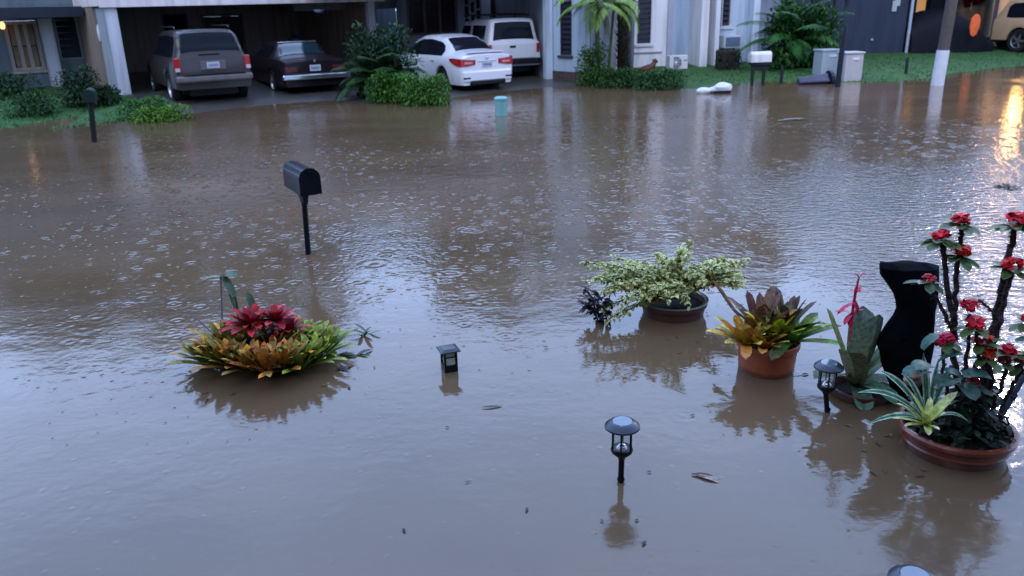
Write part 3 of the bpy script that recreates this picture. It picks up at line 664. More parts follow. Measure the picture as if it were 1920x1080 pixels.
# white pickup with a canopy and roof rack
white2 = mat('cream_white_paint', (.68, .67, .70), .35, var=.03, coat=.3)
tabP = [(0, 1.10, 1.06, .80, .66, .83), (.03, 1.16, 1.08, .82, .70, .85), (.16, 1.74, 1.10, .83, .66, .86), (.25, 1.80, 1.10, .83, .68, .86), (1.9, 1.80, 1.10, .83, .68, .86), (2.0, 1.72, 1.08, .83, .64, .86), (3.0, 1.72, 1.05, .84, .62, .86), (3.6, 1.35, 1.05, .84, .60, .86), (3.9, 1.12, 1.03, .83, .62, .86), (4.9, 1.0, .95, .78, .6, .84), (5.15, .72, .68, .7, .55, .76)]
pc = PP(966, 150)
trk, body, sec, top, side = vehicle('pickup_truck', 'white pickup truck with dark rear canopy window and roof rack in the shaded carport', pc + V3((0, .2, 0)), radians(19), tabP, (1.1, 4.2), white2, 5.15, arch=.42, wr=.37, group='cars parked at the houses', zlow=.42)
top_glass('rear_window', top, .045, .145, .66, .56, glass, trk)
for sd in (1, -1):
    side_glass('canopy_window', side, [(.45, 1.2, 1.6), (1.75, 1.2, 1.6)], glass, trk, sd)
    side_glass('side_window', side, [(2.15, 1.14, 1.58), (3.0, 1.12, 1.58), (3.35, 1.12, 1.35)], glass, trk, sd)
    boxpart('tail_lamp', (-.004, sd * .76, .93), (.03, .10, .26), redl, trk)
boxpart('tailgate_handle', (-.008, .05, .98), (.03, .20, .07), blk, trk)
boxpart('bumper', (-.08, 0, .56), (.16, 1.66, .16), blk, trk, .03)
boxpart('tailgate', (-.004, 0, .86), (.02, 1.34, .42), white2, trk, .02)
b = MB()
for sd in (1, -1):
    b.tube([(.3, sd * .6, 1.9), (3.2, sd * .6, 1.9)], .025, 6)
    for x in (.4, 1.6, 2.9): b.tube([(x, sd * .6, 1.9), (x, sd * .62, 1.72)], .02, 6)
for x in (.5, 1.1, 1.7, 2.3, 2.9): b.tube([(x, -.6, 1.9), (x, .6, 1.9)], .02, 6)
b.build('roof_rack', blk, trk, True, local=True)

# silver brown SUV
silv = mat('silver_tan_paint', (.048, .040, .038), .32, .3, var=.05, coat=.5)
tabX = [(0, 1.16, 1.10, .84, .70, .90), (.03, 1.20, 1.12, .87, .76, .93), (.10, 1.40, 1.13, .88, .76, .94), (.34, 1.76, 1.14, .89, .70, .95), (.6, 1.82, 1.14, .90, .70, .96), (2.6, 1.80, 1.12, .90, .70, .96), (3.1, 1.62, 1.11, .90, .70, .96), (3.6, 1.18, 1.10, .89, .7, .96), (4.6, 1.06, 1.0, .84, .7, .94), (4.95, .8, .76, .78, .62, .86), (5.0, .7, .6, .7, .6, .8)]
pc = PP(410, 194)
suv, body, sec, top, side = vehicle('suv_car', 'silver brown SUV with roof rails and red corner lamps backed out of the dark carport', pc, radians(31), tabX, (1.05, 3.95), silv, 5.0, arch=.44, wr=.39, group='cars parked at the houses', zlow=.40)
top_glass('rear_window', top, .07, .32, .72, .62, glass, suv)
for sd in (1, -1):
    side_glass('side_window', side, [(.45, 1.2, 1.55), (.6, 1.17, 1.66), (1.5, 1.17, 1.68), (2.7, 1.17, 1.65), (3.2, 1.17, 1.42)], glass, suv, sd)
    t_ = boxpart('tail_lamp', (.03, sd * .845, 1.0), (.14, .15, .34), redl, suv, .02)
    boxpart('lamp_insert', (-.043, sd * .86, .89), (.012, .11, .09), whl, t_, .005)
    b = MB(); b.tube([(.7, sd * .66, 1.84), (.8, sd * .66, 1.89), (2.6, sd * .66, 1.88), (2.7, sd * .66, 1.82)], .02, 6); b.build('roof_rail', blk, suv, True, local=True)
boxpart('bumper', (-.02, 0, .66), (.24, 1.86, .17), mat('dull_silver_bumper', (.17, .145, .145), .4, .3), suv, .05)
boxpart('bumper_step', (-.09, 0, .755), (.12, 1.5, .02), blk, suv, .005)
boxpart('rear_wiper', (.02, .05, 1.235), (.02, .5, .02), blk, suv, .005)
boxpart('plate_recess', (-.012, 0, .97), (.02, .62, .22), mat('plate_recess_paint', (.12, .11, .12), .4), suv, .03)
plate(suv, -.03, 0, .97)

# old dark saloon with chrome bumper
dark = mat('dark_maroon_paint', (.016, .010, .014), .3, .1, var=.1, coat=.3)
tabD = [(0, .90, .84, .80, .70, .86), (.05, .95, .88, .83, .74, .90), (.5, 1.0, .92, .88, .70, .93), (1.05, 1.04, .94, .90, .66, .95), (1.55, 1.34, .95, .90, .60, .95), (1.75, 1.38, .95, .90, .60, .95), (2.9, 1.38, .94, .90, .60, .95), (3.1, 1.33, .94, .9, .6, .95), (3.6, 1.0, .93, .89, .68, .95), (5.0, .90, .86, .84, .7, .92), (5.2, .74, .70, .8, .6, .88)]
pc = PP(596, 176)
old, body, sec, top, side = vehicle('old_saloon_car', 'dark boxy old saloon car with chrome bumper and pale roof strip in the carport', pc, radians(29), tabD, (1.15, 4.1), dark, 5.2, arch=.38, wr=.33, group='cars parked at the houses', zlow=.24)
top_glass('rear_window', top, 1.10, 1.52, .66, .56, mat('teal_tinted_glass', (.01, .03, .04), .05, spec=1), old)
for sd in (1, -1):
    side_glass('side_window', side, [(1.55, .98, 1.22), (1.8, .98, 1.29), (3.0, .98, 1.28), (3.35, .98, 1.1)], glass, old, sd)
    boxpart('tail_lamp', (-.004, sd * .66, .70), (.03, .34, .13), mat('dull_red_lens', (.10, .01, .015), .2), old)
boxpart('bumper', (-.06, 0, .50), (.16, 1.86, .14), mat('chrome', (.6, .6, .62), .12, .9), old, .03)
boxpart('roof_trim', (1.58, 0, 1.36), (.05, 1.1, .03), mat('chrome', (.6, .6, .62), .12, .9), old, .01)
plate(old, -.02, 0, .72, .30, .16)
boxpart('boot_emblem', (.0, .0, .90), (.03, .05, .07), mat('chrome', (.6, .6, .62), .12, .9), old, .01)

# car under a dark cover, right
cover = mat('dark_car_cover', (.004, .005, .010), .7, var=.3, bump=.8, bscale=8)
cvA, cvB = T(1712, 101), T(1868, 97)
cdv = (cvB - cvA); cdv.z = 0; cl_ = cdv.length; cdv.normalize()
root = thing('covered_car', cvA, 'car wholly hidden under a dark sagging cover beyond the utility pole', 'car')
b = MB(cvA); n = 26; prof = []
r_ = random.Random(5)
for i in range(n + 1):
    t = i / n; hz_ = .55 + .95 * (sin(pi * min(1, max(0, (t + .08) / .98))) ** .55); hz_ = hz_ if t < .78 else hz_ * (1 - (t - .78) * 1.2)
    row = []
    for k in range(15):
        a = pi * k / 14; yy = -cos(a); zz_ = sin(a) ** .45
        p = cvA + cdv * (t * cl_) + V3((-cdv.y, cdv.x, 0)) * (.95 + yy * .95 * (1 - .15 * abs(2 * t - 1) ** 3)) + V3((0, 0, -.02 + zz_ * hz_))
        p += V3((0, 0, .05 * noise.noise(p * 2.5))); row.append(p)
    prof.append(row)
vs = [p for row in prof for p in row]
b.add(vs, [(i * 15 + k, (i + 1) * 15 + k, (i + 1) * 15 + k + 1, i * 15 + k + 1) for i in range(n) for k in range(14)] + [tuple(range(15)), tuple(range(n * 15 + 14, n * 15 - 1, -1))])
b.build('car_cover', cover, root, True)
for t in (.2, .8): 
    b = MB(cvA)
    q = cvA + cdv * (t * cl_) + V3((-cdv.y, cdv.x, 0)) * .10
    b.tube([q + V3((0, 0, .28)), q + V3((-cdv.y * .2, cdv.x * .2, .28))], .29, 18)
    b.build('wheel', mat('black_tyre_rubber', (.012, .012, .013)), root)
# orange vest hung on it
p = onplane(1828, 45, cvA - V3((0, .10, 0)), V3((0, 1, 0)))
b = MB(p)
pr_ = [(-.02, .34), (.10, .30), (.17, .12), (.16, -.1), (.10, -.34), (.0, -.42), (-.10, -.36), (-.17, -.08), (-.14, .2)]
b.add([p + V3((x, -.02, z)) for x, z in pr_] + [p + V3((0, -.075, 0))] + [p + V3((x, .03, z)) for x, z in pr_], [(i, (i + 1) % 9, 9) for i in range(9)] + [((i + 1) % 9, i, 10 + i, 10 + (i + 1) % 9) for i in range(9)] + [tuple(range(18, 9, -1))])
tag(b.build('orange_vest', mat('bright_orange_fabric', (.80, .13, .03), .7, bump=.4, bscale=20), None, True), 'bright orange bundled fabric hanging in front of the dark covered car', 'vest')

# amber lit SUV at the right edge, and a blue car front before it
amb = mat('amber_lit_paint', (.40, .28, .17), .35, var=.04, coat=.4)  # lamplight colour put into the pale body paint
tabZ = [(x, a, b_, c, d, e) for x, a, b_, c, d, e in tabX]
pc = T(1893, 99) + V3((.7, 1.5, 0))
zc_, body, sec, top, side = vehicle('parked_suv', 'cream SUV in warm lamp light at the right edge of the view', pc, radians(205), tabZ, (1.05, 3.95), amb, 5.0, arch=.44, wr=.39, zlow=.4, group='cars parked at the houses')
for sd in (1, -1):
    side_glass('side_window', side, [(.45, 1.2, 1.55), (.6, 1.17, 1.66), (1.5, 1.17, 1.68), (2.7, 1.17, 1.65), (3.2, 1.17, 1.42)], glass, zc_, sd)
    boxpart('headlight', (4.93, sd * .66, .86), (.08, .3, .16), whl, zc_)
top_glass('windscreen', top, 3.15, 3.62, .66, .72, glass, zc_)
tabB = tabS
pc = T(1874, 92)
bc, body, sec, top, side = vehicle('blue_car', 'small glossy blue car nose, between the covered car and cream SUV', pc + V3((3.4, .7, 0)), radians(100), [(x * .72, a * .92, b_ * .92, c * .9, d * .9, e * .9) for x, a, b_, c, d, e in tabS], (.75, 2.7), mat('blue_car_paint', (.06, .08, .22), .2, .3, coat=.8), 3.34, arch=.33, wr=.28, group='cars parked at the houses')
top_glass('windscreen', top, 2.0, 2.5, .5, .54, glass, bc)
for sd in (1, -1): 
    boxpart('headlight', (3.2, sd * .46, .56), (.10, .24, .13), whl, bc, .03)
# warm lamp on the far right house
hr = T(1925, 88)
hz = thing('lamp_lit_house', (hr.x, hr.y + 4, 0), 'house wall glowing amber from its wall lamp at the top right corner', 'house')
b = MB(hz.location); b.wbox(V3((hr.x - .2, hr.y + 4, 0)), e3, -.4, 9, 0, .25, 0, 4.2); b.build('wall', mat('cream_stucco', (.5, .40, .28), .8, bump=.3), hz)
b = MB(hz.location); b.wbox(V3((hr.x - .2, hr.y + 4, 0)), e3, -.6, 9, -.5, 5, 4.21, 4.4); b.build('roof', mat('flat_roof', (.15, .15, .17)), hz)
b = MB(hz.location); pq = W(1869, 20, hr.y + 4); b.wbox(V3((pq.x, hr.y + 4.2, 0)), V3((-pq.x, -hr.y - 4, 0)), 0, 3.6, 0, .14, -.1, 3.6); b.build('lamp_shield_wall', mat('slate_wall', (.06, .075, .10)), hz)  # wall added to keep the amber lamplight off the porch wall
lq = W(1948, -70, hr.y + 3.2)
b = MB(lq); b.lathe(lq, [(0, .16), (.09, .13), (.13, 0), (.09, -.13), (0, -.15)], 16)
lmp = b.build('wall_lamp', mat('lit_bulb_amber', (1, .6, .25), .5, emit=(1, .50, .16), es=150), None, True); tag(lmp, 'bright amber wall lamp above the cream SUV at right edge', 'lamp')
b = MB(lq); b.wbox(lq, V3((1, 0, 0)), -.03, .03, .1, .75, lq.z - .02, lq.z + .02); b.build('bracket', blk, lmp)
pd = bpy.data.lights.new('amber_glow', 'POINT'); pdo = bpy.data.objects.new('amber_glow', pd); COL.objects.link(pdo); pdo.location = lq + V3((0, -.3, -.1)); pd.energy = 45; pd.color = (1, .52, .18); pd.shadow_soft_size = .10

# ------------------------------------------------------------------ street furniture
def mk(nm, mb, m, root=None, sm=True, bevel=0): return mb.build(nm, m, root, sm, bevel)
# black mailbox standing in the flood
B = G(578, 476); root = thing('mailbox', B, 'black mailbox with rounded top on a black post, alone in the flooded street', 'mailbox')
gloss = mat('gloss_black_metal', (.005, .007, .012), .18, var=.2, spec=.22)
top_ = W(568, 356, B.y + .0); fc = W(591, 330, B.y - .12)
ax = V3((-.50, .86, 0)).normalized()         # the box runs back from its door
bm_ = MB(B); hw, hh, Lb = .094, .235, .52; zc = top_.z
c0 = V3((top_.x, B.y, 0)) - ax * Lb * .46; sd_ = V3((ax.y, -ax.x, 0))
prof = [(-hw, 0), (hw, 0), (hw, hh * .62)] + [(hw * cos(a), hh * .62 + hh * .38 * sin(a)) for a in [pi * k / 12 for k in range(1, 12)]] + [(-hw, hh * .62)]
def prism(mb, c, ax, sd, pr, L_, z0, sc=1.0, off=0):
    n = len(pr); vs = [c + ax * t + sd * (x * sc) + V3((0, 0, z0 + y * sc)) for t in (off, off + L_) for x, y in pr]
    mb.add(vs, [tuple(range(n)), tuple(range(2 * n - 1, n - 1, -1))] + [(i + n, (i + 1) % n + n, (i + 1) % n, i) for i in range(n)])
prism(bm_, c0, ax, sd_, prof, Lb, zc); mk('box', bm_, gloss, root)
b = MB(B); prism(b, c0, ax, sd_, [(x * 1.06, y * 1.05 - .003) for x, y in prof], .03, zc, 1, -.022); d_ = mk('door', b, gloss, root)
b = MB(B); b.box(c0 - ax * .03 + V3((0, 0, zc + hh * .8)), (.03, .02, .035), rz=atan2(ax.y, ax.x)); mk('latch', b, gloss, d_, False)
b = MB(B); b.tube([V3((B.x, B.y, -.3)), V3((B.x, B.y, 0)), V3((top_.x, B.y, zc - .06))], .028, 12); mk('post', b, gloss, root)
b = MB(B); b.lathe(V3((top_.x, B.y, zc)), [(.03, -.14), (.045, -.06), (.08, -.004), (.0, -.003)], 4); mk('bracket', b, gloss, root, False)
b = MB(B); b.box(c0 + ax * .2 + sd_ * (hw + .008) + V3((0, 0, zc + .09)), (.12, .006, .03), rz=atan2(ax.y, ax.x)); mk('flag', b, mat('dark_red_flag', (.05, .008, .01), .4), root, False)

# white mailbox on two posts, across the street
B = T(1422, 163); B.z = 0; root = thing('mailbox', B, 'small white mailbox on two dark posts at the far water edge by the green palm', 'mailbox')
p = W(1424, 107, B.y); b = MB(B); prism(b, V3((p.x - .29, p.y - .1, 0)), V3((1, .1, 0)).normalized(), V3((.1, -1, 0)).normalized(), [(x * 1.3, y * 1.15) for x, y in prof], .56, p.z - .12); mk('box', b, wh, root)
b = MB(B); b.box((p.x - .295, p.y - .1, p.z), (.02, .2, .2)); mk('door', b, wh, root, False, .01)
b = MB(B); b.box((p.x, p.y - .1, p.z - .155), (.58, .14, .06)); b.box((p.x, p.y - .1, p.z - .27), (.44, .05, .14)); mk('bracket', b, mat('dark_green_wood', (.015, .02, .022)), root, False)
for px in (1410, 1431): q = W(px, 150, p.y - .1); b = MB(B); b.box((q.x, p.y - .1, (p.z - .18) / 2 - .15), (.07, .07, p.z - .18 + .3)); mk('post', b, mat('dark_green_wood', (.015, .02, .022)), root, False)

# dark mailbox post wrapped in leaves at left
B = G(177, 266); root = thing('mailbox', B, 'dark mailbox on a dark post at left water edge before the leafy shrubs', 'mailbox')
p = W(167, 178, B.y); b = MB(B); prism(b, V3((p.x + .1, p.y - .22, 0)), V3((-.35, .93, 0)).normalized(), V3((.93, .35, 0)).normalized(), prof, .46, p.z - .12); mk('box', b, mat('dark_green_black_metal', (.012, .022, .02), .4), root)
b = MB(B); b.tube([V3((B.x, B.y, -.3)), V3((B.x, B.y, 0)), V3((p.x, B.y, p.z - .12))], .05, 8); mk('post', b, mat('dark_wood_post', (.012, .013, .014)), root)

# utility pole with a white painted foot and lit street lamp
B = G(1757, 160); root = thing('utility_pole', B, 'wooden utility pole with white painted foot standing at the far flooded kerb', 'pole')
wood = mat('weathered_pole_wood', (.075, .065, .062), .9, bump=.8, bscale=15)
zw = W(1763, 94, B.y).z; lean = V3((.03, 0, 1)).normalized()
b = MB(B); P_ = lambda z: V3((B.x, B.y, 0)) + lean * z
b.tube([P_(zw), P_(4), P_(8.6)], [.135, .125, .10], 16); mk('pole', b, wood, root)
b = MB(B); b.tube([P_(-.4), P_(zw - .002)], [.155, .148], 18); mk('painted_foot', b, mat('white_pole_paint', (.55, .58, .64), .6, var=.1), root)
b = MB(B); b.tube([P_(7.6), P_(8.1) + V3((.6, -.9, 0)), P_(8.3) + V3((1.1, -1.9, 0))], .035, 8); arm = mk('lamp_arm', b, mat('galvanised_steel', (.3, .3, .32), .4, .7), root)
lh = P_(8.25) + V3((1.3, -2.3, 0)); b = MB(B); b.box(lh, (.32, .62, .12), rz=.5); mk('lamp_housing', b, mat('galvanised_steel', (.3, .3, .32), .4, .7), arm, False, .04)
b = MB(B); b.lathe(lh + V3((0, 0, -.062)), [(.21, 0), (.19, -.10), (.10, -.16), (0, -.18)], 20); mk('lamp_lens', b, mat('lit_street_lens', (1, .85, .8), .4, emit=(1, .80, .82), es=1000), arm)

# utility boxes and the dark pipe between them, lawn pipes, teal cap pipe
def ubox(px, py, w, d, h, m, label, rz=0.15, lid=True):
    B = T(px, py); r = thing('utility_box', B, label, 'utility box'); b = MB(B); b.box(B + V3((0, 0, h / 2 - .1)), (w, d, h + .2), rz); mk('cabinet', b, m, r, False, .02)
    b = MB(B); b.box(B + V3((0, 0, h + .025)), (w + .05, d + .05, .05), rz); mk('lid', b, m, r, False, .015)
    b = MB(B); b.box(B + V3((w * .1, -d / 2 - .008, h * .82)), (w * .35, .012, h * .1), rz * 0); mk('label_plate', b, wh, r, False); return r
r1_ = ubox(1548, 140, .58, .5, .66, mat('blue_grey_cabinet', (.33, .38, .42), .5, var=.06), 'pale blue utility cabinet left of the dark pipe and beside the palm')
ubox(1590, 150, .52, .45, .70, mat('beige_grey_cabinet', (.40, .40, .42), .6, var=.06), 'beige grey concrete utility cabinet right of the dark pipe at the shore')
B = G(1570, 163); b = MB(B); b.tube([B + V3((0, 0, -.2)), B + V3((.02, 0, .86)), B + V3((.05, 0, 1.5))], [.07, .065, .04], 10); tag(mk('sign_post', b, mat('dark_navy_post', (.015, .02, .035), .5)), 'dark navy post standing between the two utility cabinets', 'post')
B = G(940, 216); b = MB(B); hp = W(940, 182, B.y).z
b.lathe(B, [(.13, -.3), (.13, hp - .07), (.145, hp - .06), (.15, hp - .02), (.11, hp + .01), (0, hp + .015)], 24); tag(mk('drain_pipe', b, mat('teal_plastic_pipe', (.16, .36, .35), .4, var=.06)), 'short pale teal capped pipe standing up out of the flood', 'pipe')
for px, py, hgt, lab in ((1464, 160, .45, 'short dark stake left of the floating bin at the water edge'), (1698, 139, .42, 'slim dark green stake on the wet lawn below the white downpipe')):
    B = T(px, py); b = MB(B); b.tube([B + V3((0, 0, -.1)), B + V3((0, 0, hgt)), B + V3((0, 0, hgt + .06))], [.045, .045, .02], 8); tag(mk('stake', b, mat('dark_green_wood', (.015, .02, .022))), lab, 'stake')
# overturned dark blue bin
B = G(1524, 158); root = thing('rubbish_bin', B, 'dark blue wheeled bin lying on its side in the shallow water', 'bin')
d_ = V3((1, .06, .03)).normalized(); A_ = W(1496, 152, B.y) ; A_.z = .06
b = MB(B); b.tube([A_, A_ + d_ * .82], [.13, .21], 4); b.v = [v for v in b.v]; mk('tub', b, mat('dark_navy_plastic', (.02, .03, .07), .35), root, False, .03)
b = MB(B); b.tube([A_ + d_ * .823, A_ + d_ * .91], [.26, .25], 20); mk('lid', b, mat('near_black_plastic', (.01, .012, .03), .35), root, True)
# white bags floating
B = G(1338, 174); root = thing('floating_bag', B, 'white plastic bag bundle floating at the edge of the lawn', 'bag')
b = MB(B)
for c, s_ in ((V3((-.24, 0, .05)), V3((.20, .14, .09))), (V3((0, .02, .07)), V3((.16, .12, .08))), (V3((.22, 0, .11)), V3((.24, .16, .14)))):
    R_ = [[None] * 12 for _ in range(8)]; st = len(b.v)
    for i in range(8):
        for j in range(12):
            th, ph = pi * i / 7, 2 * pi * j / 12; v = V3((sin(th) * cos(ph) * s_.x, sin(th) * sin(ph) * s_.y, cos(th) * s_.z)); v *= 1 + .18 * noise.noise((v + c) * 9)
            b.v.append(B + c + v); b.c.append((1, 1, 1))
    b.f += [(st + i * 12 + j, st + (i + 1) * 12 + j, st + (i + 1) * 12 + (j + 1) % 12, st + i * 12 + (j + 1) % 12) for i in range(7) for j in range(12)]
mk('bag', b, mat('white_plastic_film', (.62, .64, .68), .35, bump=.4, bscale=18), root)
b = MB(B); b.box(B + V3((.18, -.13, .03)), (.42, .04, .05)); mk('tray', b, blk, root, False, .01)

# air conditioners
AC = T(1272, 131); d_ = e2; root = thing('ac_condenser', AC, 'white outdoor air conditioner unit with round fan grille against the pale blue wall', 'air conditioner')
zb, zt_ = W(1272, 130, AC.y).z, W(1272, 104, AC.y).z; wd = (W(1291, 117, AC.y) - W(1255, 117, AC.y)).length; hh_ = zt_ - zb
b = MB(AC); b.wbox(AC, d_, -wd / 2, wd / 2, 0, .32, zb, zt_); mk('casing', b, mat('ac_white_casing', (.60, .60, .64), .5, var=.04), root, False, .015)
b = MB(AC); cc_ = V3((AC.x, AC.y, 0)) + d_ * (-wd * .16) + V3((0, -.012, zb + hh_ * .5)); M = Matrix.Rotation(pi / 2, 3, 'X')
st = MB(AC); st.lathe((0, 0, 0), [(0, 0), (hh_ * .40, 0), (hh_ * .42, -.012), (hh_ * .42, .01)], 28); b.add([cc_ + M @ v for v in st.v], st.f); fg = mk('fan_grille', b, mat('ac_grille_grey', (.16, .17, .20), .5), root)
b = MB(AC); st = MB(AC); st.lathe((0, 0, .016), [(0, .01), (hh_ * .12, .006), (hh_ * .12, -.004)], 16)
for k in range(8): st.box((cos(k * pi / 4) * hh_ * .26, sin(k * pi / 4) * hh_ * .26, .012), (hh_ * .28, .012, .008), rz=k * pi / 4)
b.add([cc_ + M @ v for v in st.v], st.f); mk('fan_hub', b, mat('ac_white_casing', (.6, .6, .64)), fg, False)
b = MB(AC); b.wbox(AC, d_, wd * .28, wd * .44, -.012, -.003, zb + hh_ * .62, zb + hh_ * .68); mk('vent', b, mat('ac_grille_grey', (.16, .17, .20)), root, False)
wa = rect(Q0, e2, 1348, 66, 1379, 89); aw = onplane(1363, 80, Q0, V3((0, 1, 0)))
root = thing('window_ac_unit', (aw.x, aw.y, 0), 'white boxy window air conditioner sticking out above the dark brown crate', 'air conditioner')
b = MB(root.location); b.wbox(Q0, e2, wa[0], wa[1], -.42, -.003, wa[2], wa[3]); mk('casing', b, mat('ac_white_casing', (.6, .6, .64)), root, False, .015)
b = MB(root.location); b.wbox(Q0, e2, wa[0] + .05, wa[1] - .04, -.435, -.422, wa[2] + .05, wa[3] - .05)
mk('grille', b, mat('blue_grey_grille', (.12, .17, .26), .5), root, False)
bp = T(1366, 131); root = thing('dark_crate', bp, 'dark brown planter box standing on the lawn under the window air conditioner', 'planter')
b = MB(bp); hb_ = W(1366, 92, bp.y).z
b.box(bp + V3((0, .2, (hb_ - bp.z) / 2 - .1)), (.66, .5, hb_ - bp.z + .1)); mk('box', b, mat('dark_brown_planks', (.03, .022, .02), .7, bump=.5), root, False, .02)
b = MB(bp)
r_ = random.Random(3)
for k in range(160):
    p = bp + V3((r_.uniform(-.42, .42), r_.uniform(-.1, .4), r_.uniform(.1, hb_ - bp.z))); p.y -= .12; b.col = jit((.014, .03, .016), .4, r_)
    b.leaf(p, V3((r_.gauss(0, 1), -abs(r_.gauss(0, 1)), r_.gauss(0, 1))), .12, .05, .8, .2, 3, b.col)
mk('foliage', b, LEAF, root)
# brown garden ornament of a bird by the white wall
D_ = T(1218, 134); D_.z += .22; root = thing('garden_ornament', D_, 'small brown reclining animal ornament in front of the white wall above the hedge', 'ornament')
b = MB(D_); q = W(1216, 131, D_.y)
b.tube([q + V3((-.30, 0, -.06)), q + V3((-.20, 0, 0)), q + V3((0, 0, .05)), q + V3((.12, 0, .10)), q + V3((.17, 0, .20)), q + V3((.20, 0, .26))], [.03, .10, .12, .10, .07, .05], 10)
b.tube([q + V3((.12, 0, .27)), q + V3((.20, 0, .27)), q + V3((.28, 0, .23))], [.05, .075, .03], 10); b.box(q + V3((0, 0, -.1)), (.5, .2, .12))
mk('body', b, mat('orange_brown_glaze', (.10, .035, .02), .5, var=.4, scale=9), root)
# clutter on the left carport shelf
q = W(555, 78, 27.5); root = thing('stored_bundle', q, 'dark rounded bundle standing behind the old dark saloon in the carport', 'bundle')
b = MB(q); b.lathe(q + V3((0, 0, -1.0)), [(.0, -.15), (.35, -.14), (.36, .7), (.30, .9), (.26, 1.1), (.12, 1.2), (0, 1.22)], 14); mk('cover', b, mat('near_black_plastic', (.01, .012, .03)), root)

# ------------------------------------------------------------------ background planting
def clump(name, label, cat, px0, px1, ytop, ybase, depth, col, nl, lf=.075, group=None, rag=1.0, col2=None, seed=1, ry=None, lobes=6, Yo=0.0):
    r = random.Random(seed); c = T((px0 + px1) / 2, ybase); c.y += Yo
    a, bb = W(px0, ybase, c.y + depth / 2), W(px1, ybase, c.y + depth / 2); zt_ = W((px0 + px1) / 2, ytop, c.y + depth / 2).z
    cx = (a.x + bb.x) / 2; hw = (bb.x - a.x) / 2; H = zt_ - c.z; org = V3((cx, c.y + depth / 2, c.z))
    root = thing(name, org, label, cat, group)
    tw = MB(org)
    for k in range(9): 
        an = r.uniform(0, 6.28); tw.tube([org + V3((0, 0, -.1)), org + V3((cos(an) * hw * .4, sin(an) * depth * .2, H * .4)), org + V3((cos(an) * hw * .8, sin(an) * depth * .35, H * .75))], [.02, .012, .005], 5)
    tw.build('stems', mat('dark_twig', (.03, .022, .018), .9), root, True)
    L_ = []
    for k in range(lobes):
        t = (k + .5) / lobes * 2 - 1; L_.append((V3((t * hw * .72, r.uniform(-.2, .2) * depth, H * r.uniform(.38, .5))), V3((hw * (1.5 / lobes + .12), depth * .5, H * r.uniform(.46, .58)))))
    f = MB(org)
    for k in range(nl):
        c_, s_ = L_[k % lobes]; v = V3((r.gauss(0, 1), r.gauss(0, 1), r.gauss(0, 1))).normalized()
        rr = r.uniform(.72, 1.0 + .12 * rag) if r.random() < .8 else r.uniform(.3, .8)
        p = org + c_ + V3((v.x * s_.x, v.y * s_.y, v.z * s_.z)) * rr
        if p.z < org.z - .05: p.z = org.z + r.uniform(-.02, .1)
        dr = (v + V3((r.gauss(0, .5), r.gauss(0, .5), r.gauss(.3, .5)))).normalized(); cl = jit(mixc(col, col2 or col, r.random() ** 2), .35, r)
        f.leaf(p, dr, lf * r.uniform(.7, 1.3), lf * .5, r.uniform(.2, 1), .2, 2, cl)
    f.build('foliage', LEAF, root)
    return root
HG = (.035, .13, .014); HL = (.12, .26, .03); DG = (.010, .035, .012)
clump('hedge', 'bright green clipped hedge mound directly before the white saloon, left half', 'hedge', 686, 778, 135, 196, 1.0, HG, 4200, .075, 'clipped mounds beside the saloon', .5, HL, 11)
clump('hedge', 'bright green clipped hedge mound, right half, nearest the rear wheel of the saloon', 'hedge', 752, 848, 140, 205, 1.0, HG, 4200, .075, 'clipped mounds beside the saloon', .6, HL, 12)
clump('hedge', 'low dark green hedge running before the white house toward the lawn', 'hedge', 1185, 1290, 132, 172, 1.1, (.018, .07, .014), 2600, .08, None, .9, (.04, .12, .02), 13)
clump('hedge', 'dark green hedge between the leafy shrub and the white house', 'hedge', 1112, 1215, 128, 168, 1.0, (.018, .065, .014), 2400, .08, None, .9, (.05, .12, .02), 14)
clump('shrub', 'upright leafy shrub growing below the yellow green palm', 'shrub', 1084, 1138, 84, 165, .8, (.03, .10, .014), 1900, .09, None, 1.2, (.08, .18, .02), 15, lobes=3)
clump('shrub', 'broad leafy evergreen shrub between white mailbox and utility cabinets', 'shrub', 1425, 1560, 5, 138, 1.6, (.016, .07, .012), 5200, .15, None, 1.4, (.06, .17, .035), 16, Yo=.8)
clump('hedge', 'dark hedge under the porch window of the far left house', 'hedge', -40, 74, 140, 186, 1.0, (.012, .05, .012), 1600, .09, 'dark shrubs of the far left garden', .8, (.03, .09, .02), 17)
clump('shrub', 'low rounded green shrub on the left lawn', 'shrub', 24, 108, 176, 222, 1.0, (.015, .06, .014), 1500, .08, None, .8, (.03, .09, .02), 18)
clump('shrub', 'dark leafy shrub behind the left dark mailbox', 'shrub', 118, 200, 128, 205, .9, DG, 1400, .10, None, 1.2, (.02, .06, .018), 19)
clump('shrub', 'dark green shrub at the foot of the white carport column', 'shrub', 176, 228, 160, 200, .8, DG, 900, .09, None, 1.1, (.03, .09, .02), 20)
clump('shrub', 'low green shrub mound right of the white carport column', 'shrub', 228, 332, 184, 230, .9, (.03, .12, .014), 2400, .07, None, .6, (.06, .16, .02), 21)
clump('shrub', 'flat yellow green shrub cushion at the water edge below the SUV', 'shrub', 256, 358, 200, 239, .8, (.09, .20, .012), 2600, .06, None, .5, (.12, .24, .02), 22)

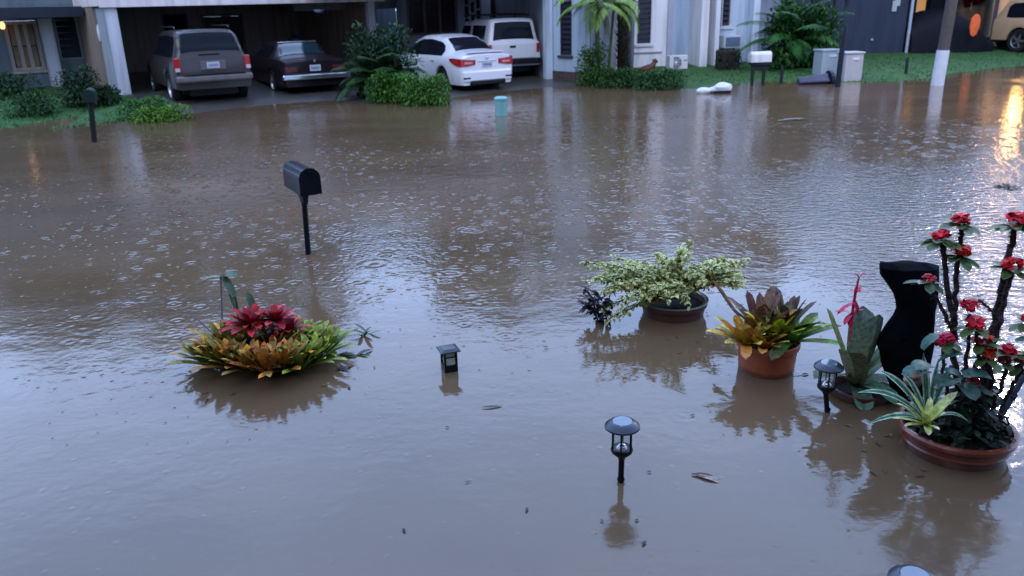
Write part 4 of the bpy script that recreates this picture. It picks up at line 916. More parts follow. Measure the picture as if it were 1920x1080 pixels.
def frond(f, base, d, L_, wl, droop, n, col, col2, r, hang=.5):
    d = V3(d).normalized(); side = d.cross(V3((0, 0, 1))).normalized(); p = V3(base); pts = []; k = 14
    for i in range(k + 1):
        pts.append((p.copy(), d.copy())); d = Matrix.Rotation(-droop / k * (.4 + 1.2 * i / k), 3, side) @ d; p = p + d * (L_ / k)
    f.tube([q for q, _ in pts], [.014 * (1 - .8 * i / k) for i in range(k + 1)], 4, [col] * (k + 1))
    for i in range(n):
        t = .12 + .88 * i / n; a = t * k; j = min(int(a), k - 1); q = pts[j][0].lerp(pts[j + 1][0], a - j); dd = pts[j][1]; up = side.cross(dd)
        for sg in (1, -1):
            l = wl * (.35 + .65 * sin(pi * min(1, t * .9 + .12))); v = (side * sg * 1.0 + dd * .75 - V3((0, 0, hang * .5)) + up * .15).normalized()
            f.leaf(q, v, l * r.uniform(.85, 1.1), l * .10, hang, .1, 3, jit(mixc(col, col2, r.random()), .25, r), tip=.3, w0=.8)
def palm(name, label, px, ybase, ztop_px, n, L_, col, col2, seed, elev=(.2, 1.1), trunk=.07, trunkcol=(.10, .09, .07), wl=.45, droop=1.5, stems=1, Yo=0, base=None, nl=22):
    r = random.Random(seed); B = base or T(px, ybase); B = B + V3((0, Yo, 0)); zt_ = W(px, ztop_px, B.y).z; root = thing(name, B, label, 'palm')
    for s in range(stems):
        a = 2 * pi * s / max(1, stems); o = V3((cos(a), sin(a), 0)) * (.15 if stems > 1 else 0); tp = V3((B.x, B.y, zt_)) + o * 2.2
        if zt_ - B.z > .5:
            t = MB(B); kk = 12; t.tube([(B + o + V3((0, 0, -.2))).lerp(tp, i / kk) for i in range(kk + 1)], [trunk * (1.15 - .3 * i / kk) * (1.08 if i % 2 else .95) for i in range(kk + 1)], 10); t.build('trunk', mat('palm_trunk_%d' % seed, trunkcol, .85, var=.3, bump=.6), root, True)
        m_ = n // stems
        for k in range(m_):
            an = 2 * pi * (k + r.uniform(-.3, .3)) / m_ + s; el = elev[0] + (elev[1] - elev[0]) * ((k * 7) % m_) / m_; f = MB(B)
            frond(f, tp + V3((0, 0, -.05)), V3((cos(an) * cos(el), sin(an) * cos(el), sin(el))), L_ * r.uniform(.8, 1.1), wl, droop, nl, col, col2, r); f.build('frond', LEAF, root)
palm('dwarf_palm', 'yellow green feathery palm in front of the pale siding wall', 1128, 158, 0, 15, 1.35, (.10, .20, .03), (.26, .36, .09), 31, (-.25, .75), .04, (.06, .09, .03), .42, 1.5, 3)
palm('areca_palm', 'dark green palm clump spreading between the carport and the white saloon', 716, 182, 150, 34, 1.35, (.008, .035, .012), (.03, .085, .02), 32, (.1, 1.5), .05, wl=.42, droop=1.3, nl=26)
clump('shrub', 'tall dark bushy shrub filling the gap between the carport and the white saloon', 'shrub', 655, 790, 50, 186, 1.2, (.008, .032, .010), 2600, .13, None, 1.5, (.03, .09, .02), 41)
palm('areca_palm', 'dusky green palm fronds behind the broad shrub, by the navy house', 1500, 132, 70, 18, 1.8, (.02, .09, .02), (.06, .18, .04), 33, (.1, 1.4), .05, wl=.5, droop=1.2, Yo=.9)
palm('slender_palm', 'thin dark palm rising before the navy wall behind the utility cabinets', 1574, 128, -60, 9, 1.3, (.012, .03, .02), (.02, .05, .03), 34, (-.9, .5), .04, (.03, .03, .035), .35, 1.0, Yo=.9)
# shaggy dark trunk with short bristling leaf bases
B = T(1167, 138); root = thing('shaggy_trunk_palm', B, 'dark shaggy palm trunk with bristling leaf bases left of the white wall', 'palm')
r_ = random.Random(9); t = MB(B); tp = W(1166, -60, B.y); b0 = W(1167, 128, B.y)
t.tube([b0 + V3((0, 0, -.5)), b0.lerp(tp, .5), tp], [.16, .14, .12], 12); t.build('trunk', mat('dark_fibre_trunk', (.022, .015, .010), .95, var=.4, bump=1), root, True)
f = MB(B)
for k in range(420):
    q = b0.lerp(tp, r_.random()); a = r_.uniform(0, 2 * pi); o = V3((cos(a), sin(a), .35)); f.leaf(q + V3((cos(a), sin(a), 0)) * .10, o, r_.uniform(.12, .28), .05, -.7, .2, 3, jit((.018, .03, .012), .5, r_), (.03, .045, .02), tip=.3)
f.build('leaf_bases', MATTE, root)
for k in range(9):
    an = k * .75; f = MB(B); frond(f, tp, V3((cos(an) * .8, sin(an) * .8, .35)), 1.3, .4, 1.5, 20, (.02, .06, .02), (.05, .12, .03), r_); f.build('frond', LEAF, root)

# grass on the two visible lawns
def lawn(name, pts, n, seed, label):
    r = random.Random(seed); f = MB()
    for k in range(n):
        px = r.uniform(pts[0], pts[1]); py = r.uniform(pts[2], pts[3]); p = T(px, py)
        if p.z < -.03: continue
        f.leaf(p, V3((r.gauss(0, .4), r.gauss(0, .4), 1)), r.uniform(.05, .11), .02, .7, .1, 2, jit((.036, .15, .018), .35, r), tip=.3)
    o = f.build(name, LEAF); o['kind'] = 'stuff'; o['label'] = label; o['category'] = 'grass'
lawn('grass', (1255, 1920, 96, 158), 5200, 71, 'wet green grass along the far shore below the houses')
lawn('grass', (-60, 235, 175, 245), 2600, 72, 'wet green grass at the far left shore')

# ------------------------------------------------------------------ foreground garden
BED = -.37
def rosette(f, c, n, L_, w, r, cb, ct, e0=.15, e1=1.25, curl=.9, tip=.72, fold=.16, ce=None, turn=0, spread=2 * pi, w0=.75, nseg=8):
    for k in range(n):
        t = k / max(1, n - 1); a = turn + k * 2.399 if spread > 6 else turn + (r.random() - .5) * spread
        el = e0 + (e1 - e0) * t + r.uniform(-.1, .1); l = L_ * (1.05 - .35 * t) * r.uniform(.88, 1.1)
        d = V3((cos(a) * cos(el), sin(a) * cos(el), sin(el)))
        b1 = jit(cb[k % len(cb)], .25, r); t1 = jit(ct[k % len(ct)], .3, r)
        f.leaf(V3(c) + V3((cos(a), sin(a), 0)) * w * .4, d, l, w * r.uniform(.85, 1.1), curl * (1.1 - .5 * t) * r.uniform(.7, 1.2), fold, nseg, b1, t1, ce, tip=tip, w0=w0, roll=r.uniform(-.2, .2))
OL, OR_, GR, YG, BR = (.08, .10, .018), (.45, .17, .02), (.08, .16, .018), (.34, .37, .03), (.16, .055, .022)
OLT, ORT, GRT, REDT = (.28, .21, .035), (.75, .30, .04), (.27, .37, .05), (.12, .03, .03)

# big clump at left
B = G(490, 712); root = thing('bromeliad_clump', B, 'wide clump of olive, orange and yellow green bromeliads rising from the flood at left', 'plant')
r_ = random.Random(21)
spots = [(365, 692, 0, .20), (398, 705, 0, .24), (432, 712, 1, .25), (470, 722, 1, .22), (505, 726, 2, .24), (545, 716, 2, .23), (580, 712, 3, .22), (612, 695, 3, .22), (640, 668, 3, .20), (605, 660, 3, .20), (560, 678, 3, .20), (415, 672, 0, .27), (455, 680, 1, .30), (520, 690, 2, .25), (575, 640, 3, .16)]
pal = [([OL, GR], [OLT, ORT, OLT]), ([OL, BR, (.14, .11, .03)], [(.30, .21, .05), ORT, OLT]), ([(.16, .07, .02), OR_, BR], [ORT, (.42, .12, .04), (.28, .20, .04)]), ([GR, (.07, .12, .02)], [YG, GRT, (.26, .24, .05)])]
for px, py, c, l in spots:
    px = 492 + (px - 492) * .84; py = 690 + (py - 690) * .85 - 8; p = G(px, py); p.z = .0 + .05 * (1 - abs(px - 490) / 150); f = MB(B)
    rosette(f, p, 24, l * 1.12, .046, r_, pal[c][0], pal[c][1], .60, 1.48, .45, turn=r_.uniform(0, 6)); f.build('rosette', WAXY, root, True)
# red bromeliads in a black pot inside the clump
B = G(485, 668); root = thing('red_bromeliad', B, 'dark red bromeliad in a black plastic pot, in the middle of the left clump', 'potted plant')
s_ = 285; pz = W(475, 616, B.y).z
b = MB(B); b.lathe(V3((B.x, B.y, 0)), [(.10, BED), (.125, 0), (.15, pz - .02), (.165, pz - .02), (.165, pz), (.145, pz), (.13, pz - .03), (0, pz - .03)], 28); mk('pot', b, mat('black_plastic_pot', (.012, .012, .015), .4), root)
RD, RDT = [(.22, .008, .014), (.14, .006, .02), (.10, .03, .012)], [(.62, .014, .028), (.46, .01, .03)]
for px, py, l, n, el in ((470, 612, .20, 28, 1.0), (518, 602, .15, 20, .9), (542, 620, .14, 18, .8)):
    p = W(px, py, B.y - .02); f = MB(B); rosette(f, p, n, l, .048, r_, RD, RDT, .35, 1.35, .8, turn=px); f.build('rosette', WAXY, root, True)
f = MB(B)
for px, py, l, w_, d in ((448, 600, .20, .075, (-.1, 0, 1)), (478, 592, .17, .06, (-.15, .1, 1)), (440, 560, .17, .08, (-.3, .1, 1))): f.leaf(W(px, py, B.y + .08), V3(d), l, w_, .2, .1, 8, (.035, .07, .03), (.06, .10, .045), tip=.6, w0=.35)
f.tube([W(452, 640, B.y + .08), W(450, 600, B.y + .08), W(441, 556, B.y + .08)], .006, 6, [(.05, .08, .03)] * 3)
f.build('paddle_leaf', WAXY, root, True)
# thin stake with a drooping leaf
B = G(418, 655); root = thing('staked_seedling', B, 'thin grey stake with one drooping pale leaf and a broad dark leaf at its tip', 'plant')
a = W(418, 655, B.y); t_ = W(414, 520, B.y); b = MB(B); b.tube([V3((a.x, a.y, BED)), a, t_], .0065, 8); mk('stake', b, mat('grey_plastic_stake', (.16, .18, .21), .5), root)
f = MB(B); f.leaf(t_, V3((-.8, -.1, .35)), .14, .055, 1.3, .15, 8, (.16, .22, .12), (.06, .10, .06), tip=.5, w0=.4); f.leaf(t_ + V3((.0, 0, .0)), V3((.55, 0, .75)), .13, .075, 1.8, .12, 8, (.05, .10, .04), (.03, .07, .03), tip=.6, w0=.5); f.leaf(t_ - V3((0, 0, .01)), V3((.9, -.1, .2)), .07, .03, .9, .1, 6, (.05, .10, .04)); f.build('leaf', WAXY, root, True)
B = G(400, 622); b = MB(B); b.tube([W(400, 622, B.y) - V3((0, 0, .02)), W(372, 600, B.y), W(350, 584, B.y)], [.005, .004, .003], 6); b.leaf(W(350, 584, B.y), V3((-1, 0, .1)), .03, .02, .3, .1, 4, (.3, .3, .35)); tag(mk('twig', b, mat('grey_twig', (.10, .11, .13), .7)), 'thin bare grey twig slanting out of the water left of the clump', 'twig')
def sprig(px, py, n, l, cols, label, seed, spr=.5, name='floating_sprig'):
    r = random.Random(seed); B = G(px, py); f = MB(B)
    for k in range(n):
        a = r.uniform(0, 2 * pi); f.leaf(B + V3((r.uniform(-.03, .03), r.uniform(-.03, .03), .0)), V3((cos(a), sin(a) * .8, r.uniform(.1, spr))), l * r.uniform(.6, 1.2), l * .28, .5, .15, 5, jit(cols[k % len(cols)], .3, r), tip=.4)
    return tag(f.build(name, LEAF, None, True), label, 'sprig')
sprig(686, 628, 7, .11, [(.09, .15, .05), (.10, .12, .10)], 'grey green sprig poking out of the water right of the left clump', 81, 1.8)
sprig(668, 668, 6, .13, [(.06, .05, .03), (.05, .08, .02)], 'limp brown green sprig trailing off the right end of the left clump', 82, .3)
sprig(640, 690, 5, .13, [(.07, .05, .05), (.05, .05, .05)], 'dull brown leaves half sunk below the right end of the left clump', 83, .2)

# solar path lights, round
def solar(px, py, ytop, rad, label, pxt=None):
    B = G(px, py); z = lambda y: W(pxt or px, y, B.y).z; Z = z(ytop); xo = W(pxt or px, ytop, B.y).x - B.x
    root = thing('solar_path_light', B, label, 'garden light', 'round solar lights of the flooded bed')
    c = V3((B.x + xo, B.y, 0)); k = rad / .083; h = lambda t: Z - t * k * 1.0
    met = mat('dark_grey_metal', (.05, .055, .07), .32, .6); 
    b = MB(B); b.lathe(c, [(.05 * k, Z), (.062 * k, Z - .004), (.083 * k, Z - .022), (.084 * k, Z - .030), (.076 * k, Z - .034), (0, Z - .034)], 36); cap = mk('cap', b, met, root)
    b = MB(B); b.lathe(c, [(0, Z + .003), (.046 * k, Z + .003), (.05 * k, Z - .001)], 30); mk('solar_panel', b, mat('blue_solar_panel', (.06, .10, .14), .12, spec=1), cap)
    z0, z1 = h(.034), h(.152)
    b = MB(B); b.lathe(c, [(.045 * k, z0), (.045 * k, z1)], 28); mk('lens', b, mat('clear_plastic_lens', (.75, .8, .85), .08, alpha=.22), root)
    for q in range(6):
        a = 2 * pi * q / 6 + .3; b = MB(B); b.tube([c + V3((cos(a) * .049 * k, sin(a) * .049 * k, z0)), c + V3((cos(a) * .049 * k, sin(a) * .049 * k, z1))], .0045 * k, 6); mk('cage_bar', b, blk, root)
    b = MB(B); b.lathe(c, [(.05 * k, z1 + .012), (.054 * k, z1), (.05 * k, z1 - .012), (.022 * k, h(.19)), (.016 * k, h(.205)), (0, h(.205))], 28); b.lathe(c, [(0, z1 + .004), (.05 * k, z1 + .004)], 28); mk('holder', b, blk, root)
    b = MB(B); b.lathe(c + V3((0, 0, z1 + .006)), [(.03 * k, 0), (.026 * k, .014), (.014 * k, .024), (0, .027)], 20); mk('reflector', b, mat('chrome', (.6, .6, .62), .12, .9), root)
    b = MB(B); b.tube([c + V3((0, 0, h(.20))), V3((B.x, B.y, 0)), V3((B.x, B.y, BED))], .0145 * k, 14); b.lathe(V3((B.x, B.y, 0)), [(.017 * k, .022), (.019 * k, .014), (.017 * k, .006)], 14); mk('stem', b, blk, root)
solar(1164, 903, 790, .083, 'round solar path light standing alone in open water, nearest the camera', 1167)
solar(1551, 772, 680, .078, 'round solar path light right of the orange pot, beside the pink spike bromeliad', 1555)
solar(1716, 1202, 1079, .085, 'round solar path light whose cap just shows at the bottom edge of the photo')
# square lantern
B = G(843, 693); Zt = W(842, 652, B.y).z; root = thing('square_path_light', B, 'small square lantern path light half drowned in the open water', 'garden light')
M45 = .35
b = MB(B); c = V3((B.x, B.y, 0)); b.lathe(c, [(0, Zt + .008), (.055, Zt + .006), (.088, Zt - .006), (.092, Zt - .012), (.0, Zt - .012)], 4); mt = Matrix.Rotation(M45 + .785, 3, 'Z'); b.v = [c + mt @ (v - c) for v in b.v]; mk('cap', b, mat('dark_grey_metal', (.05, .055, .07)), root, False)
zb_ = .045; hw_ = .042
for sx, sy in ((1, 1), (1, -1), (-1, -1), (-1, 1)):
    o_ = Matrix.Rotation(M45, 3, 'Z') @ V3((sx * hw_ * .9, sy * hw_ * .9, 0)); b = MB(B); b.box(c + o_ + V3((0, 0, (Zt - .012 + zb_) / 2)), (.013, .013, Zt - .012 - zb_), M45); mk('frame_bar', b, blk, root, False)
b = MB(B); b.box(c + V3((0, 0, (Zt - .016 + zb_) / 2)), (hw_ * 1.55, hw_ * 1.55, Zt - .018 - zb_), M45); mk('lens', b, mat('frosted_lens', (.50, .50, .46), .35, var=.25, scale=20), root, False)
b = MB(B); b.box(c + V3((0, 0, zb_ - .04)), (hw_ * 2.1, hw_ * 2.1, .08), M45); b.tube([c + V3((0, 0, 0)), c + V3((0, 0, BED))], .012, 8); mk('holder', b, blk, root, False)
b = MB(B); b.box(c + V3((0, 0, (Zt + zb_) / 2 + .0)), (hw_ * 1.7, hw_ * 1.7, .008), M45); mk('crossbar', b, blk, root, False)

# pots
def pot(root, c, rad, ztop, m, base=None, rim=.035, band=True, n=48, soil=True):
    b = MB(root.location); p = [(rad * .68, BED), (rad * .88, -.02), (rad * .93, max(.0, ztop - .08)), (rad * .94, ztop - rim * 1.3), (rad, ztop - rim * 1.2), (rad * 1.02, ztop - rim * .6), (rad * 1.02, ztop - .006), (rad * .99, ztop), (rad * .92, ztop - .004), (rad * .89, ztop - .05)]
    b.lathe(V3((c.x, c.y, 0)), p, n); o = b.build('pot', m, root, True)
    if soil: b = MB(root.location); b.lathe(V3((c.x, c.y, ztop - .045)), [(0, 0), (rad * .9, 0)], n); b.build('soil', mat('wet_dark_soil', (.012, .009, .007), .9, bump=1, spec=.1), root, True)
    return o
terra = mat('wet_terracotta', (.36, .085, .035), .38, var=.18, scale=7, bump=.15, bscale=30)
terrad = mat('dark_stained_terracotta', (.075, .022, .018), .55, var=.3, scale=5, bump=.3, bscale=30)
def wetband(m):      # silt tide mark left on the clay
    t = m.node_tree; p = t.nodes['Principled BSDF']; src = p.inputs['Base Color'].links[0].from_socket
    g_ = N(t, 'ShaderNodeNewGeometry'); sp = N(t, 'ShaderNodeSeparateXYZ'); t.links.new(g_.outputs['Position'], sp.inputs[0]); n_ = N(t, 'ShaderNodeTexNoise'); n_.inputs['Scale'].default_value = 14; n_.inputs['Detail'].default_value = 5; t.links.new(g_.outputs['Position'], n_.inputs['Vector'])
    a_ = N(t, 'ShaderNodeMath', operation='MULTIPLY_ADD'); a_.inputs[1].default_value = -.05; t.links.new(n_.outputs['Fac'], a_.inputs[0]); t.links.new(sp.outputs[2], a_.inputs[2])
    r_m = N(t, 'ShaderNodeMapRange'); r_m.inputs[1].default_value = .0; r_m.inputs[2].default_value = .02; r_m.inputs[3].default_value = .75; r_m.inputs[4].default_value = 0; t.links.new(a_.outputs[0], r_m.inputs[0])
    mx = N(t, 'ShaderNodeMix', data_type='RGBA'); t.links.new(r_m.outputs[0], mx.inputs[0]); t.links.new(src, mx.inputs[6]); mx.inputs[7].default_value = (.07, .035, .022, 1); t.links.new(mx.outputs[2], p.inputs['Base Color'])
wetband(terra); wetband(terrad)
# variegated shrub
B = G(1262, 586); root = thing('potted_variegated_shrub', B, 'dark round pot of sprawling cream and green variegated shrub with arching branches', 'potted plant')
zp = .115; pot(root, B, .245, zp, terrad)
b = MB(B); b.lathe(V3((B.x, B.y, zp - .01)), [(.252, 0), (.256, .008), (.25, .014)], 40); b.build('pot_rim', mat('grey_green_rim', (.13, .16, .13), .4), root, True)
r_ = random.Random(5)
tips = [(1090, 491, .0), (1106, 496, .1), (1150, 482, .15), (1118, 520, -.1), (1100, 528, -.15), (1128, 548, -.2), (1138, 602, -.3), (1160, 596, -.25), (1125, 585, -.22), (1176, 562, -.3), (1195, 560, -.3), (1225, 545, -.35), (1252, 562, -.35), (1290, 572, -.33), (1297, 452, .1), (1275, 462, .0), (1285, 470, .05), (1240, 482, .1), (1205, 492, 0), (1180, 490, .1), (1170, 515, -.1), (1330, 492, .1), (1368, 488, .15), (1403, 487, .05), (1392, 495, 0), (1400, 520, -.1), (1375, 512, -.05), (1340, 505, -.1), (1385, 528, -.12), (1210, 520, -.2), (1235, 510, -.15), (1260, 505, -.05), (1300, 500, .1), (1320, 530, -.2), (1270, 535, -.3), (1150, 535, -.1), (1190, 530, -.25)]
for q_ in ((1215, 556, -.3), (1240, 553, -.32), (1265, 557, -.33), (1288, 560, -.32), (1205, 540, -.25), (1230, 535, -.2), (1255, 530, -.2), (1278, 542, -.25), (1222, 545, -.28), (1250, 545, -.3), (1300, 548, -.2), (1195, 548, -.25)): tips.append(q_)
for k in range(60):
    x_ = r_.uniform(1120, 1395); tips.append((x_, 505 + r_.uniform(-14, 40) - (6 if x_ > 1300 else 0) - 22 * (abs(x_ - 1270) < 50), r_.uniform(-.25, .15)))
br = MB(B); fl = None; c0 = V3((B.x, B.y, zp))
CG, CC, CY = (.22, .30, .06), (.80, .76, .40), (.62, .60, .20)
for px, py, dy in tips:
    tp = W(px, py, B.y + dy); mid = (c0 + tp) / 2 + V3((0, 0, .10 + .05 * r_.random())); pts = []
    for i in range(13):
        t = i / 12; pts.append((c0 * (1 - t) ** 2 + mid * 2 * t * (1 - t) + tp * t * t))
    br.tube(pts, [.008 * (1 - .8 * i / 12) + .001 for i in range(13)], 5)
    f = MB(B); Ltot = (tp - c0).length; nn = int(34 + Ltot * 95)
    for k in range(nn):
        t = .12 + .88 * k / nn; a = t * 12; j = min(int(a), 11); q = pts[j].lerp(pts[j + 1], a - j); dd = (pts[j + 1] - pts[j]).normalized(); sd = dd.cross(V3((0, 0, 1))).normalized()
        v = (sd * (1 if k % 2 else -1) * .8 + dd * .4 + V3((r_.gauss(0, .6), r_.gauss(0, .6), r_.uniform(-.7, 1.0)))).normalized(); q = q + V3((r_.gauss(0, .012), r_.gauss(0, .012), r_.gauss(0, .010))); mm = r_.random()
        f.leaf(q, v, r_.uniform(.024, .044), .023, .7, .18, 4, jit(mixc(CG, CY, mm * .6), .3, r_), None, jit(mixc(CC, CG, mm * .5), .2, r_), tip=.5)
    f.build('leafy_branch', LEAF, root)
br.build('stems', mat('olive_stem', (.06, .07, .03), .7), root, True)
b = MB(B); cb_ = [W(1338, 528, B.y - .12), W(1352, 545, B.y - .16), W(1372, 575, B.y - .2), W(1392, 600, B.y - .24)]; b.tube([c0] + cb_, [.012, .013, .014, .013, .010], 8)
b.build('bent_stem', mat('tan_woody_stem', (.20, .11, .04), .8, var=.4, scale=14, bump=.6), root, True)
# dark purple plant at its left
B = G(1112, 606); root = thing('purple_leaf_plant', B, 'straggly blackish purple leaved plant left of the variegated shrub', 'plant')
r_ = random.Random(15); b = MB(B); f = MB(B)
for px, py in ((1078, 548), (1068, 560), (1082, 540), (1090, 548), (1100, 555), (1105, 570), (1075, 572), (1120, 560), (1130, 548), (1098, 590), (1108, 604), (1122, 590), (1128, 575), (1090, 565)):
    tp = W(px + 14, py, B.y + r_.uniform(-.1, .1)); a = V3((B.x + .10, B.y, -.1)); b.tube([a, (a + tp) / 2 + V3((0, 0, .06)), tp], [.006, .005, .003], 5)
    for k in range(7):
        q = a.lerp(tp, r_.uniform(.55, 1)) + V3((0, 0, .03)); f.leaf(q, V3((r_.gauss(0, 1), r_.gauss(0, 1), r_.gauss(.1, .5))), r_.uniform(.04, .075), .036, .6, .15, 4, jit((.020, .014, .030), .4, r_), tip=.5)
b.build('stems', mat('dark_stem', (.03, .02, .025), .8), root, True); f.build('foliage', WAXY, root, True)

# terracotta pot of bromeliads
B = G(1436, 690); root = thing('potted_bromeliad', B, 'orange terracotta pot of yellow, orange and green bromeliads with maroon tips', 'potted plant')
zp = W(1437, 657, B.y - .17).z; pot(root, B, .19, zp, terra)
r_ = random.Random(33)
MAR = (.085, .035, .035); MT = (.11, .045, .045)
for px, py, dy, n, l, w_, cb, ct, e0, e1, tu in (
    (1400, 645, -.05, 24, .25, .062, [(.48, .28, .03), (.52, .20, .025), (.34, .26, .03)], [(.68, .44, .07), (.50, .20, .06), (.44, .40, .08)], .22, 1.15, 2),
    (1425, 630, .06, 16, .33, .060, [(.20, .12, .03), MAR], [MT, (.14, .06, .045)], .75, 1.45, 4),
    (1450, 635, .0, 14, .29, .060, [(.42, .42, .02), (.36, .25, .03)], [(.55, .56, .03), (.30, .14, .05)], .35, 1.35, 1.0),
    (1482, 650, -.02, 18, .31, .070, [(.09, .26, .04), (.15, .26, .04)], [(.26, .42, .08), (.18, .30, .06), MT], .10, 1.15, 5.6),
    (1470, 628, .10, 14, .33, .055, [(.07, .09, .03), MAR], [MT, (.10, .06, .05)], .7, 1.4, 3.0),
    (1430, 655, -.12, 14, .19, .055, [(.42, .18, .02), (.36, .24, .03)], [(.56, .28, .04), (.42, .30, .05)], .45, 1.2, 4.4)):
    p = W(px, py, B.y + dy); p.z = zp - .01; f = MB(B); rosette(f, p, n, l, w_, r_, cb, ct, e0 + .22, e1 + .05, .5, turn=tu, w0=.6); f.build('rosette', WAXY, root, True)

# grey green vase bromeliad with pink spike
B = G(1612, 738); root = thing('vase_bromeliad', B, 'tall grey green vase bromeliad with bright pink flower spike in a sunken pot', 'potted plant')
zp = .055; pot(root, B, .17, zp, terrad)
f = MB(B); r_ = random.Random(44); c = V3((B.x - .03, B.y, zp))
for a, el, l, w_, cu, cb, ct in ((-1.2, 1.35, .44, .13, -.25, (.13, .16, .09), (.10, .15, .12)), (2.9, 1.22, .46, .10, -.1, (.14, .15, .06), (.20, .20, .07)), (.3, .95, .36, .10, .5, (.10, .15, .08), (.07, .11, .07)), (1.2, 1.3, .42, .11, .1, (.10, .13, .08), (.05, .08, .06)), (-.3, 1.25, .43, .11, .35, (.12, .17, .10), (.05, .08, .06)), (3.6, .9, .34, .09, .8, (.12, .13, .07), (.08, .11, .07)), (-2.2, 1.1, .40, .11, .3, (.16, .15, .09), (.13, .14, .06)), (.0, .55, .28, .09, 1.0, (.08, .13, .07), (.07, .12, .07)), (-1.0, .6, .24, .09, 1.0, (.04, .10, .05), (.05, .10, .05)), (-.5, .35, .22, .09, .9, (.03, .09, .045), (.04, .09, .05)), (-1.7, .3, .20, .08, .9, (.04, .09, .05), (.06, .10, .06))):
    el -= .12; f.leaf(c, V3((cos(a) * cos(el), sin(a) * cos(el), sin(el))), l * 1.12, w_ * 1.3, cu, .2, 10, jit(V3(cb) * 1.6, .1, r_), jit(V3(ct) * 1.6, .1, r_), tip=.78, w0=.6)
f.build('rosette', leafmat('powdery_leaf_surface', .55, .3), root, True)
pk = MB(B); q0 = W(1594, 640, B.y); q1 = W(1598, 588, B.y); q2 = W(1604, 548, B.y); q3 = W(1610, 522, B.y); pk.tube([q0, q1, q2, q3], [.008, .009, .008, .005], 8, [(.30, .10, .10), (.5, .03, .08), (.5, .02, .08), (.45, .03, .06)])
for q, d, l in ((q1, (-1, 0, .45), .09), (q1, (-.7, -.3, -.5), .07), (q1, (.5, -.3, .6), .06), (q1, (-.3, -.4, -.9), .07), (q1.lerp(q2, .5), (-1, -.1, -.35), .10), (q1.lerp(q2, .6), (.3, -.5, -.8), .07), (q2, (1, 0, .25), .06), (q2, (-.6, -.4, .5), .05), (q2, (.5, .4, .5), .05), (q3, (-.4, 0, .8), .04), (q3, (.4, -.2, .8), .045)):
    pk.leaf(q, V3(d), l * 1.15, .036, .5, .15, 6, (.55, .03, .10), (.42, .03, .08), tip=.4)
pk.build('flower_spike', WAXY, root, True)

# black garden sculpture: stacked sections
B = G(1702, 742); root = None
sil = [(492, 1648, 1740), (500, 1649, 1757), (515, 1652, 1758), (532, 1662, 1757), (550, 1673, 1756), (566, 1681, 1754), (580, 1683, 1752), (595, 1676, 1752), (610, 1664, 1751), (628, 1651, 1749), (645, 1647, 1748), (662, 1649, 1746), (680, 1653, 1742), (700, 1662, 1735), (725, 1672, 1730), (745, 1676, 1728)]
b = MB(B); n = 24; rows = []
for k, (y, a, c_) in enumerate(sil):
    p, q = W(a, y, B.y), W(c_, y, B.y); cx, z, hw = (p.x + q.x) / 2, (p.z + q.z) / 2, (q.x - p.x) / 2
    if k == len(sil) - 1: z = BED
    dz = (q.z - p.z) / 2 if k < len(sil) - 1 else 0
    dep = (.05 + .2 * hw) * (.35 if k == 0 else 1)
    for j in range(n):
        w_ = 2 * pi * j / n; x = cos(w_); yy = sin(w_); x = math.copysign(abs(x) ** .7, x)
        v = V3((cx + hw * x, B.y + dep * yy, z + dz * x)); nn_ = noise.noise(v * 13) * .030; b.v.append(v + V3((nn_, nn_, 0))); b.c.append((1, 1, 1))
for k in range(len(sil) - 1):
    for j in range(n): b.f.append((k * n + j, (k + 1) * n + j, (k + 1) * n + (j + 1) % n, k * n + (j + 1) % n))
b.f.append(tuple(range(n)))
tag(b.build('garden_sculpture', mat('matt_black_stone', (.003, .004, .006), .85, var=.3, spec=.04, bump=.4, bscale=18), None, True), 'black lumpy garden sculpture with flared top behind the red flowers', 'sculpture')

# crown of thorns in the big bowl
B = G(1786, 838); root = thing('crown_of_thorns', B, 'tall thorny stemmed plant with many red blooms in a wide brown glazed bowl', 'potted plant')
zp = .135
glz = mat('glazed_brown_terracotta', (.17, .036, .018), .25, var=.3, scale=6, bump=.1, coat=.4)
wetband(glz); b = MB(B); b.lathe(V3((B.x, B.y, 0)), [(.17, BED), (.225, -.03), (.243, .03), (.246, .045), (.256, .052), (.252, .062), (.262, zp - .04), (.276, zp - .03), (.280, zp - .012), (.272, zp), (.252, zp - .004), (.242, zp - .05)], 56); b.build('pot', glz, root, True)
b = MB(B); b.lathe(V3((B.x, B.y, zp - .035)), [(0, .01), (.245, 0)], 40); b.build('soil', mat('wet_dark_soil', (.016, .012, .01)), root, True)
thn = mat('dark_thorny_bark', (.035, .022, .022), .75, var=.5, scale=25, bump=.8)
r_ = random.Random(61); Y0 = B.y
